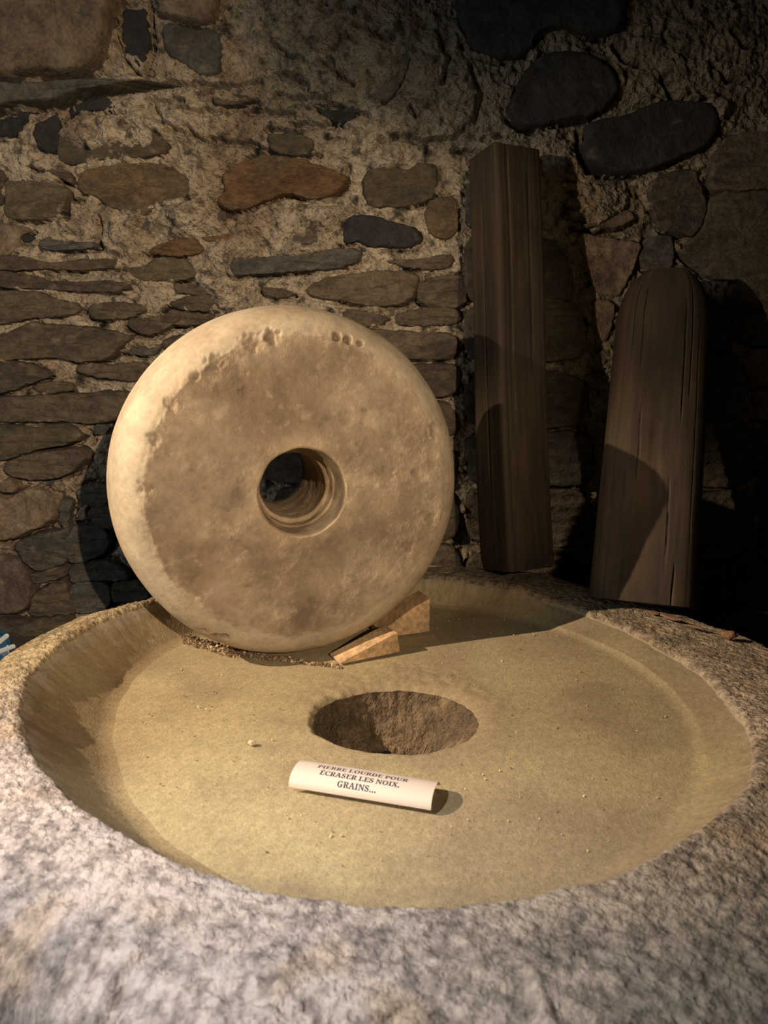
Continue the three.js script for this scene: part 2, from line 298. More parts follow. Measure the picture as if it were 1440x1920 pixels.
stone('tan', 1.6, 1, [55.5,145.1, 61.9,144.4, 61.7,136.5, 59.6,132, 56.5,136.2]);
stone('tan', 1.4, 1, [57,131.4, 60.5,131.8, 60.1,126.3, 57.5,126.3]);
stone('tan', 2.5, 1, [97.7,131.5, 104.4,132.3, 110.8,126.6, 105.4,122.1, 100.2,121.8, 98.4,125.1]);
stone('tan', 2.2, 1, [100.9,120.8, 105.6,121.1, 112.4,112, 104.1,111.9, 101.6,114.8]);
stone('olive', 2.5, 1, [102.7,110.4, 112.5,111.3, 113.9,98.6, 105.6,96.9, 102.9,103.1]);
stone('olive', 2.2, 1, [105.6,95.5, 114,97, 115.5,83.2, 104.6,83, 105,87.8]);
stone('olive', 2.2, 1, [107,81.6, 115.6,82.4, 117,70.3, 110.8,70.3, 106.9,76.6]);
stone('brown', 2.5, 1, [91.5,146.9, 102.4,151.5, 110,133.7, 97.3,133.4]);
stone('brown', 2.6, 1, [-107.1,133.7, -99.6,137.2, -95.1,138.6, -87.9,138.3, -80.8,137.8, -72.2,136.6, -67.9,135.5, -66.7,134.8, -69.6,132.3, -74.2,129, -77.2,128.1, -83,128.1, -88.7,129, -96,128.8, -100.4,128.6, -107.8,128]);
stone('brown', 2, 1, [-69.1,139.6, -61.9,140, -56,141.5, -52.9,140.7, -56.2,137.9, -62.2,135.2, -66.2,135.6, -69.4,137.6]);
stone('slate', 1.4, 1, [-70.9,130.7, -68.1,132.5, -62.3,132.3, -59.4,133.7, -61,130.3, -65.4,129.8]);
stone('brown', 2.1, 1, [-84.7,126.6, -83,128, -75.7,127.8, -64.1,128.1, -61.3,125.1, -66.6,122.8, -73.1,123.2, -83.2,125]);
stone('brown', 2.3, 1, [-107.8,127.7, -96.1,128, -91.2,126, -90.5,124.4, -96.7,122.1, -101.2,120.3, -108.6,119.8]);
stone('olive', 1.8, 1, [-96.6,121.5, -92.2,123, -84.9,122.4, -84.2,120.8, -88.1,119.9, -95.4,119.9]);
stone('brown', 2.3, 1, [-108.8,117.9, -96.9,119.3, -83.6,120.1, -70.4,120.2, -68.3,118.6, -72.7,112.6, -77,111.4, -88.8,111.9, -97.6,111.9, -109.4,112.6]);
stone('olive', 2.2, 1, [-109.6,110.2, -97.7,111.3, -85.8,111.3, -82.2,109, -86.3,105.9, -93.8,104.7, -100,102.9, -110.6,101]);
stone('brown', 2.6, 2, [-106.2,100.1, -100,103.1, -92.4,104.3, -83.4,104.6, -81.8,103.1, -83.8,100.1, -88.5,96.9, -94.7,95.7, -101.4,96.1, -105.9,97.8]);
stone('slate', 1.5, 1, [-79.9,111.3, -75.5,110.7, -76.6,108.6, -80.3,108.6]);
stone('tan', 3, 2, [-108,94.3, -106.6,96.3, -104.3,97, -102.2,95.7, -101,94, -102.8,92, -105.6,91.5, -108.1,92.5]);
stone('tan', 2.4, 2, [-111.6,92.2, -105.7,90.8, -101.7,93.1, -97.8,94, -92.7,91.9, -91.4,88.6, -92.8,84.7, -95.9,82.3, -100.6,80.7, -104.6,78.7, -113,78.2]);
stone('slate', 2.1, 2, [-104.9,77.2, -97.5,80.7, -92.1,81.6, -88.8,82.6, -90.2,72.2, -93.8,70.7, -99.3,69.6, -101.6,71.2, -104.1,74.4]);
stone('brown', 2, 2, [-101.9,68.5, -99.3,69.3, -91.3,71.1, -91.1,68.2, -97.3,65.9, -100.8,65.6]);
stone('mauve', 2.2, 2, [-113.5,73.8, -104.3,73.8, -102.2,71.4, -101.1,66.6, -100.8,63.3, -103.6,57.5, -109.2,55.8, -115.3,57.3]);
stone('brown', 2, 2, [-100.5,63.2, -97.4,64.8, -91.7,67, -90.5,62.5, -89.5,56.7, -95.1,55.8, -102.9,55.8, -102.4,59.3]);
stone('brown', 2, 2, [-115.5,54.7, -103,54.9, -91.8,55, -92.5,48.6, -103.9,46.1, -116.3,47.8]);
stone('slate', 1.6, 2, [-90.4,90.9, -87.4,90.2, -88.1,86.3, -89.7,81.5, -91.5,82.3]);
stone('slate', 2, 2, [-85.8,93.2, -78.2,95.1, -75.9,90.9, -80.2,87.7, -86.2,90.6]);
stone('slate', 2.2, 2, [-88.4,82.3, -83.6,83.2, -79.1,82.6, -77.7,76.9, -82.9,72.8, -89.7,72.2]);
stone('slate', 1.8, 2, [-83.5,86.9, -79.3,89.5, -74.7,86.3, -76.6,81.5, -82,83]);
stone('slate', 2, 2, [-90.5,70.4, -79.8,72.8, -73.8,70.6, -72.2,67.2, -83.4,66.4, -90.5,66.2]);
stone('slate', 1.8, 2, [-90.6,64.8, -79.6,65.6, -79.1,59.1, -89.6,56.5]);
stone('slate', 1.8, 2, [-78.4,65.6, -69.5,65.8, -67.2,61.6, -78.3,59.8]);
stone('brown', 2, 1, [-71.2,108.3, -59.2,110.5, -44.5,109.3, -43.2,104.6, -58.2,103.1, -71.9,103.4]);
stone('brown', 2, 1, [-60.8,133.7, -43.3,136.5, -23.1,135.4, -21.8,130.8, -42.2,129.7, -60.3,130.5]);
stone('olive', 2, 1, [-59.7,128, -39.3,128.3, -17.5,126.6, -19.1,120.8, -44,120.1, -61.5,122.2]);
stone('brown', 2, 1, [-14.4,135.8, 5.8,136.5, 20.2,134.8, 19.6,129.7, 0,129.1, -14.2,130.8]);
stone('brown', 2, 1, [-14.6,127.3, 5.8,127.7, 21.3,126.6, 20.5,120.1, -2.9,119, -15.8,120.8]);
stone('slate', 2, 1, [-61.8,117.9, -42.6,118.6, -29.5,116.4, -31.1,110.5, -53.4,109.6, -63.6,112]);
stone('brown', 2, 1, [-26.5,117.1, -2.9,117.1, 19.1,116.4, 20.8,109, -4.5,108.3, -26.7,110.5]);
stone('olive', 2, 1, [-70.3,100.1, -50.8,101.3, -37.5,98.6, -39.2,90.9, -58.9,89.4, -70.8,92.5]);
stone('brown', 2, 1, [-34.2,106.1, -11.9,106.1, 11.9,105.3, 20.9,103.1, 19.5,95.5, -12,94.8, -34.5,97]);
stone('slate', 2, 1, [-69.7,86.3, -48.4,87.8, -33.3,86.3, -33.7,75.3, -52.2,73.8, -70.1,75.3]);
stone('brown', 2, 1, [-30.1,92.5, -6,92.5, 19.6,91.7, 21.3,80.1, -4.6,78.5, -30.5,80.1]);
stone('brown', 2, 1, [23.4,125.1, 35,126.6, 49.6,125.1, 55.6,122.2, 54.7,112, 35.5,110.5, 23.7,112]);
stone('slate', 2, 1, [23.7,108.3, 41.5,108.7, 56.4,108.3, 57.9,95.5, 42.1,94, 24.3,95.5]);
stone('brown', 2, 1, [24.1,92.5, 39.2,91.7, 55.8,92.5, 57.3,78.5, 36.7,76.9, 24.4,79.3]);
stone('brown', 2, 1, [81.6,144.9, 89.6,143.5, 94.1,133.7, 90,130.8, 82.6,132.3]);
stone('slate', 2, 1, [81.5,128, 96,129.4, 98.7,116.4, 85.7,113.5, 80.8,119.3]);
stone('brown', 2, 1, [78.5,110.5, 99.1,112, 102.2,95.5, 87.3,94, 77.9,98.6]);
stone('brown', 2, 1, [78.5,90.9, 101,91.7, 104.1,75.3, 82.8,73.8]);
stone('olive', 2, 1, [-64.5,72.2, -36.9,72.2, -31,60.9, -46.7,57.6, -65.2,60.9]);
stone('brown', 2, 1, [-27.6,75.3, -3.1,76.1, 21.4,75.3, 21.7,62.5, -3.1,60.9, -27.9,62.5]);
stone('brown', 2, 1, [24.5,73.8, 55.2,74.5, 57.3,62.5, 37.3,60.9, 24.8,64.1]);
stone('brown', 2, 1, [58.4,72.2, 89.1,72.2, 104.6,70.6, 104.3,57.6, 74.8,56, 59.1,59.3]);
stone('slate', 2, 1, [22.2,175.7, 37.4,177, 39.2,166.5, 30.9,162.5, 22.5,163.8]);
stone('brown', 2, 1, [22.6,159.8, 40.8,161.2, 48.2,155.8, 50.1,144.9, 34.4,143.5, 22.9,144.9]);
stone('brown', 2, 1, [23,142.1, 51.7,142.8, 53.7,130.8, 37.9,128, 23.3,129.4]);
stone('brown', 2.5, 1, [-127.2,179.6, -108,178.3, -107.6,169.1, -117.7,166.5, -131.3,169.1]);
stone('olive', 2.5, 1, [-137.8,162.5, -109.6,163.8, -109,155.8, -123.6,153.1, -139,154.4]);
stone('brown', 2.5, 1, [-142.4,150.4, -111,151, -110.9,139.3, -128.3,137.9, -144,139.3]);
stone('olive', 2.5, 1, [-140.5,133.7, -112.8,135.1, -112.4,125.1, -127.4,122.2, -143.3,123.7]);
stone('brown', 2.5, 1, [-146.9,119.3, -114.5,119.3, -114.9,103.1, -131.5,101.6, -149,104.6]);
stone('tan', 2.5, 1, [-147,97, -115.4,98.6, -116.5,81.6, -132.9,78.5, -149.4,80.1]);
stone('brown', 2.5, 1, [-150.3,73.8, -118.1,73.8, -120.6,51.1, -136.5,49.4, -153.3,52.7]);
stone('tan', 4, 1, [-134.9,221.5, -107.1,221.5, -108.3,199.7, -122.1,197.3, -138.2,198.5]);
stone('brown', 2.5, 1, [108.5,173.1, 129.2,174.4, 138.8,155.8, 119.3,153.1, 110.3,157.1]);
stone('olive', 2.5, 1, [111.2,149, 136.7,150.4, 141.9,133.7, 122,130.8, 112.9,133.7]);
stone('tan', 2.5, 1, [113.7,126.6, 135.4,128, 145.8,106.1, 128.3,103.1, 116,106.1]);
stone('brown', 2.5, 1, [116.9,98.6, 143.6,100.1, 150.3,73.8, 130.8,70.6, 119.6,73.8]);
stone('dark', 3, 1, [101.8,209.5, 122.9,211.9, 133.7,192.3, 117.9,187.2, 105,192.3]);
for (const s of STONES) {
  const c = new THREE.CatmullRomCurve3(s.pts, true, 'centripetal'), P = c.getSpacedPoints(96).slice(0, 96);
  s.out = P.map(p => { const w = 0.004; return [p.x + w * noise(p.x * 55, p.y * 55, 3) + 0.002 * noise(p.x * 160, p.y * 160, 4), p.y + w * noise(p.x * 55, p.y * 55, 9) + 0.002 * noise(p.x * 160, p.y * 160, 14)]; });
  let A = 0, cx = 0, cy = 0; const n = s.out.length;
  for (let i = 0; i < n; i++) { const [x0, y0] = s.out[i], [x1, y1] = s.out[(i + 1) % n], k = x0 * y1 - x1 * y0; A += k; cx += (x0 + x1) * k; cy += (y0 + y1) * k; }
  s.c = [cx / (3 * A), cy / (3 * A)]; if (A < 0) s.out.reverse();
  s.box = [Math.min(...s.out.map(p => p[0])), Math.max(...s.out.map(p => p[0])), Math.min(...s.out.map(p => p[1])), Math.max(...s.out.map(p => p[1]))];
}
function segDist(px, py, ax, ay, bx, by) { const dx = bx - ax, dy = by - ay, t = clamp(((px - ax) * dx + (py - ay) * dy) / (dx * dx + dy * dy + 1e-12)); const ex = px - ax - t * dx, ey = py - ay - t * dy; return [Math.hypot(ex, ey), ey, t]; }
{
  const X0 = -1.75, X1 = 1.75, Y0 = 0.35, Y1 = 2.5, S = 0.0036, nx = Math.round((X1 - X0) / S) + 1, ny = Math.round((Y1 - Y0) / S) + 1;
  const Z = new Float32Array(nx * ny), px = i => X0 + (X1 - X0) * i / (nx - 1), py = j => Y0 + (Y1 - Y0) * j / (ny - 1);
  const Cr = new Float32Array(nx * ny), o0 = (i, j) => j * nx + i;
  for (let j = 0; j < ny; j++) for (let i = 0; i < nx; i++) {
    const x = px(i), y = py(j), b = fbm(x * 17, y * 17, 1, 2), lump = 1 - Math.abs(noise(x * 34, y * 34, 6)) * 2;
    Z[j * nx + i] = lowRelief(x, y) + 0.012 * b - 0.011 * sm(0.28, 0.55, noise(x * 31 + 9, y * 38, 71)) - 0.006 * sm(0.3, 0.55, noise(x * 85, y * 95, 72)) + 0.0055 * lump * (0.7 + 0.9 * noise(x * 9, y * 9, 21)) + 0.0058 * noise(x * 70, y * 70, 3) + 0.0044 * noise(x * 125, y * 125, 5) + 0.002 * noise(x * 240, y * 240, 7) + 0.0005;
  }
  const over = (x0, x1, y0, y1, f) => { for (let j = Math.max(0, Math.floor((y0 - Y0) / S)); j <= Math.min(ny - 1, Math.ceil((y1 - Y0) / S)); j++) for (let i = Math.max(0, Math.floor((x0 - X0) / S)); i <= Math.min(nx - 1, Math.ceil((x1 - X0) / S)); i++) f(i, j, px(i), py(j)); };
  for (const [bx, by, rx, ry, h] of BLOBS) over(bx - 2 * rx, bx + 2 * rx, by - 2 * ry, by + 2 * ry, (i, j, x, y) => {
    const wob = 0.25 * noise(x * 30, y * 30, 2); const d = Math.hypot((x - bx) / rx, (y - by) / ry) + wob; Z[j * nx + i] += 1.3 * h * (1 - sm(0.5, 1.2, d));
  });
  for (const s of STONES) over(s.box[0] - 0.03, s.box[1] + 0.03, s.box[2] - 0.03, s.box[3] + 0.03, (i, j, x, y) => {
    let d = 9, ey = 0, inside = false; const O = s.out, n = O.length;
    for (let k = 0, m = n - 1; k < n; m = k++) { const a = O[m], b = O[k]; const q = segDist(x, y, a[0], a[1], b[0], b[1]); if (q[0] < d) { d = q[0]; ey = q[1]; } if ((a[1] > y) !== (b[1] > y) && x < (b[0] - a[0]) * (y - a[1]) / (b[1] - a[1]) + a[0]) inside = !inside; }
    const o = j * nx + i;
    const collar = sm(-0.05, 0.35, fbm(x * 16, y * 16, 130 + s.kind.length, 3)) * (s.joint === 2 ? 0.25 : 1); Z[o0(i, j)] += collar * (s.prot * 0.75 + 0.004) * (1 - sm(inside ? 0.004 : 0.006, inside ? 0.012 : 0.022, d)) * lerp(0.3, 1, sm(-0.4, 0.4, (inside ? -ey : ey) / (d + 1e-6)));
    if (inside) { const deep = sm(0.006, 0.02, d); Z[o] -= deep * 0.006; if (s.joint === 2) Z[o] -= (1 - sm(0, 0.01, d)) * 0.006; return; }
    const below = d > 1e-6 ? sm(0.35, 0.8, -ey / d) : 1, gate = sm(-0.25, 0.25, noise(x * 11, y * 11, 40 + s.prot * 100) + (s.joint === 2 ? 0.25 : 0.02));
    const k = s.joint === 0 ? 0 : s.joint === 1 ? below * gate : Math.max(0.75 * gate, below);
    const q = k * (1 - sm(0.002, s.joint === 2 ? 0.009 : 0.0095, d)); Z[o] -= 0.03 * q; Cr[o] = Math.max(Cr[o], q);
    if (s.joint === 2) Z[o] -= 0.005 * (1 - sm(0.006, 0.02, d));
  });
  for (const c of CRACKS) for (let k = 0; k + 3 < c.length; k += 2) over(Math.min(c[k], c[k + 2]) - 0.02, Math.max(c[k], c[k + 2]) + 0.02, Math.min(c[k + 1], c[k + 3]) - 0.02, Math.max(c[k + 1], c[k + 3]) + 0.02, (i, j, x, y) => {
    const wx = x + 0.006 * noise(x * 40, y * 40, 1), wy = y + 0.006 * noise(x * 40, y * 40, 5), [d] = segDist(wx, wy, c[k], c[k + 1], c[k + 2], c[k + 3]), w = 0.0062 + 0.003 * noise(x * 20, y * 20, 7);
    const q = 1 - sm(w * 0.4, w * 1.5, d), o = j * nx + i; if (q > Cr[o]) { Z[o] -= 0.03 * (q - Cr[o]); Cr[o] = q; }
  });
  const rows = Array.from({ length: ny }, (_, j) => j);
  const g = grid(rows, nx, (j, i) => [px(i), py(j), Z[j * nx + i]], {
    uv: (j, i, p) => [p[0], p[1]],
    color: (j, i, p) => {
      const x = p[0], y = p[1], n = fbm(x * 5, y * 5, 30, 3), f = noise(x * 45, y * 45, 33);
      let c = mix3([0.54, 0.475, 0.35], [0.43, 0.36, 0.25], sm(-0.3, 0.4, n));
      const up = sm(1.72, 1.95, y + 0.12 * noise(x * 3, y * 3, 50)) * sm(-0.5, -0.1, x + 0.15 * noise(x * 4, y * 4, 51));  // greyer, darker plaster high up
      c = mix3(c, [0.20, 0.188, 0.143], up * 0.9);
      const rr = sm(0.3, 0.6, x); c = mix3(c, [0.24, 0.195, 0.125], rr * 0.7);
      const red = sm(0.15, 0.5, noise(x * 3.3, y * 3.3, 60)); c = mix3(c, [0.26, 0.17, 0.105], red * 0.45);
      const k = 1 + 0.25 * f; return [c[0] * k, c[1] * k, c[2] * k];
    },
  });
  g.translate(0, 0, 0);
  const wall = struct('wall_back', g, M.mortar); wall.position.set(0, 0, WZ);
  const back = mesh('rubble_core', box(-3, 3, 0, 2.75, -0.4, -0.09), M.plaster, wall);
  for (const [x0, x1] of [[-3, -1.74], [1.74, 3]]) mesh('rubble_core', box(x0, x1, 0, 2.75, -0.1, 0), M.plaster, wall);
  STONES.forEach((s, si) => {
    const r = rng(700 + si), tone = TONES[s.kind], flat = ['brown', 'olive', 'slate', 'ochre', 'rust'].includes(s.kind), tilt = (r() - 0.6) * 0.10, tiltX = (r() - 0.5) * 0.06, tint = 0.8 + r() * 0.4;
    const SS = [0.001, 0.14, 0.27, 0.39, 0.5, 0.6, 0.69, 0.77, 0.83, 0.88, 0.92, 0.95, 0.98, 1.01, 1.04], n = s.out.length, w = s.box[1] - s.box[0], h = s.box[3] - s.box[2];
    const edge = clamp(0.006 / Math.min(w, h) * 2, 0.07, 0.22) * (flat ? 1 : 2);
    const cache = SS.map(t => s.out.map(([ox, oy]) => {
      const x = s.c[0] + (ox - s.c[0]) * t, y = s.c[1] + (oy - s.c[1]) * t;
      let z = lowRelief(x, y) + s.prot + tilt * (y - s.c[1]) + tiltX * (x - s.c[0]);
      z += flat ? 0.0042 * fbm(x * 9, y * 42, si, 3) + 0.0022 * Math.abs(noise(x * 22, y * 110, si)) : 0.009 * fbm(x * 9, y * 9, si, 3) + 0.003 * noise(x * 50, y * 50, si);
      if (flat) z += 0.003 * (Math.floor((y - s.c[1]) * 60 + noise(x * 8, y * 8, si) * 1.2) % 2 === 0 ? 1 : 0) * (s.prot > 0.015 ? 1 : 0.4);
      const e = sm(1.02 - edge, 1.05, t); z -= (s.prot + 0.022) * Math.pow(e, flat ? 1.6 : 1.2);
      return [x - s.c[0], y - s.c[1], z];
    }));
    const g2 = grid(SS, n, (j, i) => cache[j][i], {
      closed: true, flip: true,
      uv: (j, i, p) => { const l = Math.hypot(p[0], p[1]) + 1e-6, e = Math.max(0, s.prot - p[2]) / l; return [(p[0] * (1 + e) + s.c[0]) * 1.3 + si * 0.37, (p[1] * (1 + e) + s.c[1]) * (flat ? 2.2 : 1.3) + si * 0.21]; },
      color: (j, i, p) => {
        const x = p[0] + s.c[0], y = p[1] + s.c[1]; let c = tone.map(v => v * tint);
        c = mix3(c, TONES[s.kind === 'ochre' ? 'slate' : s.kind === 'tan' ? 'brown' : s.kind === 'dark' ? 'dark' : 'olive'], 0.7 * sm(-0.1, 0.45, fbm(x * 7, y * 14, 70 + si, 3)));
        const tn = s.kind === 'tan', lime = sm(tn ? 0.05 : 0.30, tn ? 0.35 : 0.5, fbm(x * (tn ? 12 : 24), y * (tn ? 12 : 24), 90 + si, 4)) * 0.75; c = mix3(c, [0.32, 0.27, 0.19], lime * (s.kind === 'dark' ? 0.5 : 1));
        const k = 1 + 0.3 * noise(x * 30, y * (flat ? 120 : 30), 12); return c.map(v => v * k);
      },
    });
    const m = mesh('stone', g2, M.stone, wall); m.position.set(s.c[0], s.c[1], 0);
  });
  // low ledge of rubble between the wall and the basin
  struct('trim_1', box(-1.7, -0.88, 0, 0.50, WZ, -0.36), M.earth);
}

// ---------- stone basin ----------
const BC = [0.042, 0], HC = [0.02, 0.062], BY = 0.7;   // centre of the bed, of the socket, height of the bed
const floorR = table([[0, .485], [30, .49], [60, .505], [90, .52], [120, .54], [147, .565], [156, .561], [168, .549], [177, .537], [191, .524], [206, .516], [222, .526], [235, .54], [250, .556], [270, .552], [290, .53], [303, .512], [323, .50], [340, .49]]);
const innerR = table([[0, .56], [20, .575], [35, .585], [60, .56], [80, .555], [110, .57], [130, .60], [150, .632], [165, .64], [180, .634], [190, .638], [202, .63], [217, .624], [232, .625], [256, .638], [273, .625], [286, .61], [303, .583], [320, .574], [340, .566]]);
const roundR = table([[0, .05], [30, .03], [60, .025], [140, .025], [180, .03], [210, .055], [240, .075], [300, .075], [330, .07]]);
const rimH = table([[0, .027], [20, .02], [35, .025], [50, .04], [62, .06], [80, .07], [110, .072], [130, .078], [150, .085], [165, .09], [180, .096], [200, .10], [230, .10], [256, .09], [273, .08], [300, .07], [320, .06], [340, .037]]);
const outerR = table([[0, .84], [18, .82], [31, .80], [50, .77], [62, .75], [80, .70], [110, .655], [130, .645], [147, .65], [155, .70], [163, .73], [180, .735], [200, .78], [222, .815], [246, .79], [258, .83], [270, .85], [300, .87], [330, .86]]);
{
  const innerN = a => { const c = Math.cos(a), s = Math.sin(a); return innerR(a) + 0.007 * noise(c * 4, s * 4, 61) + 0.004 * noise(c * 16, s * 16, 62) + 0.0022 * noise(c * 50, s * 50, 63); };
  const N = 960, rows = [];
  const add = (zone, n, f) => { for (let k = 0; k < n; k++) rows.push({ zone, t: n === 1 ? 0 : k / (n - 1), f, n }); };
  const socketR = a => { const c = Math.cos(a), s = Math.sin(a); return 1 / Math.sqrt((c / 0.143) ** 2 + (s / 0.118) ** 2) * (1 + 0.04 * noise(c * 2.2, s * 2.2, 7) + 0.025 * noise(c * 7, s * 7, 3)); };
  // each row gives [centre blend towards bed, radius, height]
  add(0, 30, (a, t) => { const R = socketR(a), worn = Math.pow(0.5 + 0.5 * Math.cos(a - 0.55), 1.5), B = lerp(0.86, 0.36, worn), dep = 0.15; if (t < 0.3) return [0, R * B * Math.max(t / 0.3, 0.002), -dep - 0.012 * (1 - t / 0.3)]; const u = (t - 0.3) / 0.7; return [0, R * lerp(B, 0.985, Math.pow(u, 1 + 0.5 * worn)), lerp(-dep, -0.010, u)]; });
  add(1, 6, (a, t) => { const R = socketR(a), worn = 0.5 + 0.5 * Math.cos(a - 0.5); return [0.0, R * 0.99 + t * (0.010 + 0.028 * worn), -0.009 * (1 - t) * (1 - t)]; });
  add(1, 110, (a, t) => { const R = socketR(a) * 0.99 + 0.010 + 0.028 * (0.5 + 0.5 * Math.cos(a - 0.5)), F = floorR(a) - 0.02; const u = clamp(t * 0.99 + 0.01); return [u, lerp(R, F, u), 0]; });
  add(2, 8, (a, t) => { const F = floorR(a) - 0.02; return [1, F + t * 0.024, 0.006 * t * t]; });
  add(2, 30, (a, t) => { const F = floorR(a) + 0.004, I = innerN(a) - 0.008, h = rimH(a) - 0.012, u = clamp(t * 0.97 + 0.03); return [1, lerp(F, I, u), 0.006 + (h - 0.006) * (0.75 * u + 0.25 * u * u)]; });
  add(3, 9, (a, t) => { const I = innerN(a), h = rimH(a), q = (0.12 + 0.88 * t) * Math.PI / 2; return [1, I - 0.008 + 0.016 * (1 - Math.cos(q)), h - 0.012 + 0.012 * Math.sin(q)]; });
  add(3, 60, (a, t) => { const I = innerN(a) + 0.008, O = outerR(a) - roundR(a), u = clamp(t * 0.98 + 0.02); return [1, lerp(I, Math.max(O, I + 0.01), u), rimH(a) - 0.012 * u * u]; });
  add(3, 26, (a, t) => { const k = roundR(a), O = Math.max(outerR(a) - k, innerN(a) + 0.018), q = (0.04 + 0.96 * t) * Math.PI / 2; return [1, O + k * Math.sin(q), rimH(a) - 0.012 - 1.25 * k * (1 - Math.cos(q))]; });
  add(3, 40, (a, t) => { const k = roundR(a), O = Math.max(outerR(a) - k, innerN(a) + 0.018) + k, u = t * 0.98 + 0.02; return [1, O - 0.01 * u, lerp(rimH(a) - 0.012 - 1.25 * k, -0.7, u)]; });
  const ang = i => (i / N) * 2 * Math.PI;
  const base = (j, i) => { const a = ang(i), [b, r, h] = rows[j].f(a, rows[j].t); const u = b * b * (3 - 2 * b); return [lerp(HC[0], BC[0], u) + r * Math.cos(a), BY + h, lerp(HC[1], BC[1], u) - r * Math.sin(a)]; };
  const g0 = grid(rows, N, base, { closed: true }), w = N + 1, nrm = g0.attributes.normal, P0 = g0.attributes.position;
  const pits = [[-0.330, 0.722, 0.020, 0.014], [-0.300, 0.730, 0.016, 0.012], [-0.42, 0.75, 0.05, 0.02], [-0.30, 0.79, 0.03, 0.012], [-0.49, 0.455, 0.013, 0.007], [0.335, 0.60, 0.010, 0.006]];
  const g = grid(rows, N, (j, i) => {
    const k = j * w + i, x = P0.getX(k), y = P0.getY(k), z = P0.getZ(k), R = rows[j], rr = Math.hypot(x - BC[0], z - BC[1]); let d = 0;
    if (R.zone === 0) d = 0.012 * fbm(x * 18, y * 18, z * 18, 3) + 0.005 * noise(x * 60, y * 60, z * 60);
    else if (R.zone === 1 || R.zone === 2) { d = 0.002 * noise(x * 3, 0, z * 3) + 0.00015 * fbm(x * 25, 1, z * 25, 3) + (rr < 0.2 ? 0.003 * fbm(x * 40, 3, z * 40, 2) * sm(0.2, 0.14, rr) : 0); if (R.zone === 2) { const q = R.n === 30 ? R.t : 0; d += 0.0022 * noise(x * 7, y * 7, z * 7) * sm(0, 0.4, q) + 0.003 * fbm(x * 28, y * 28, z * 28, 3) * sm(0.6, 1, q); } }
    else {
      d = 0.005 * fbm(x * 9, y * 9, z * 9, 3) + 0.0019 * fbm(x * 40, y * 40, z * 40, 2, 0.7) + 0.0024 * noise(x * 115, y * 115, z * 115) + 0.0012 * noise(x * 190, y * 190, z * 190);
      const side = sm(0.03, -0.06, y - BY); d += side * (0.022 * fbm(x * 7, y * 7, z * 7, 3));
      const edge = R.n === 9 ? R.t : 1; d *= lerp(0.3, 1, edge);
      if (z > 0.3) { const ax = (x - BC[0]) / z * 0.72; for (const [gx, dep, st] of [[0.09, 0.011, 0.71], [-0.285, 0.010, 0.73], [-0.13, 0.005, 0.71], [0.33, 0.004, 0.73]]) { const wv = gx + 0.006 * noise(x * 14, y * 14, 3); d -= dep * Math.exp(-(((ax - wv) / 0.0075) ** 2)) * sm(st - 0.03, st + 0.02, rr); } }
      for (const [qx, qz, qr, qd] of pits) { const e = Math.hypot(x - qx, (z - qz)) / qr + 0.3 * noise(x * 40, y * 40, z * 40); d -= qd * (1 - sm(0.3, 1.1, e)); }
    }
    return [x + nrm.getX(k) * d, y + nrm.getY(k) * d, z + nrm.getZ(k) * d];
  }, {
    closed: true,
    uv: (j, i, p) => [p[0], p[2]],
    color: (j, i, p) => {
      const [x, y, z] = p, R = rows[j]; const n = fbm(x * 6, y * 6, z * 6, 4), f = noise(x * 60, y * 60, z * 60);
      const wide = fbm(x * 2.6, 1, z * 2.6 + 4, 3), bed = mix3(mix3([0.44, 0.37, 0.21], [0.345, 0.275, 0.165], sm(-0.25, 0.25, wide)), [0.29, 0.225, 0.14], 0.65 * sm(-0.05, 0.4, n)), slope = mix3(bed, [0.27, 0.195, 0.105], (0.45 + 0.5 * sm(-0.3, 0.3, n)) * sm(0.25, -0.15, x));  // slope browner on the left, part of it shadow put into the colour
      let c;
      if (R.zone === 0) c = mix3([0.29, 0.215, 0.13], [0.17, 0.12, 0.068], sm(-0.3, 0.3, n));
      else if (R.zone === 1) { c = bed; c = mix3(c, [0.42, 0.36, 0.25], 0.5 * sm(0.25, 0.6, fbm(x * 14 + 4, 3, z * 14, 3))); }
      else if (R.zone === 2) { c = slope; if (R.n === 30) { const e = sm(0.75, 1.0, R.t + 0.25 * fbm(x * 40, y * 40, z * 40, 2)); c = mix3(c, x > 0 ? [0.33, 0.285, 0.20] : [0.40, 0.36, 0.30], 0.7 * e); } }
      else {
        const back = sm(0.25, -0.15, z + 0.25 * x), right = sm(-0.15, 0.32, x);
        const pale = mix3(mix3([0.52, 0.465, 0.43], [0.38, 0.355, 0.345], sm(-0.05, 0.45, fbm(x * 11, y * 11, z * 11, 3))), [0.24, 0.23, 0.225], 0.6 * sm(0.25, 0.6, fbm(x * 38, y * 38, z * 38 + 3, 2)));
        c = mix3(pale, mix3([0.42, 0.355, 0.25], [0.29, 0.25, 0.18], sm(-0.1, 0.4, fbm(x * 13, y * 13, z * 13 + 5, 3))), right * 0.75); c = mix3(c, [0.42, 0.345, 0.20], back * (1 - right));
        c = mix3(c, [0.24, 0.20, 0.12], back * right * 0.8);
        const low = sm(0.075, -0.02, y - BY); c = mix3(c, mix3(mix3([0.21, 0.20, 0.19], [0.33, 0.275, 0.20], sm(-0.3, 0.3, noise(x * 5, y * 5, z * 5))), [0.40, 0.325, 0.22], sm(-0.3, 0.0, x)), low * 0.75);  // lower left side darkened in colour, standing in for shade
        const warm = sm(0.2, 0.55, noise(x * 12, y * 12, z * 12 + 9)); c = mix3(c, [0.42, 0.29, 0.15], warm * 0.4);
      }
      const k = 1 + 0.10 * f; return [c[0] * k, c[1] * k, c[2] * k];
    },
  });
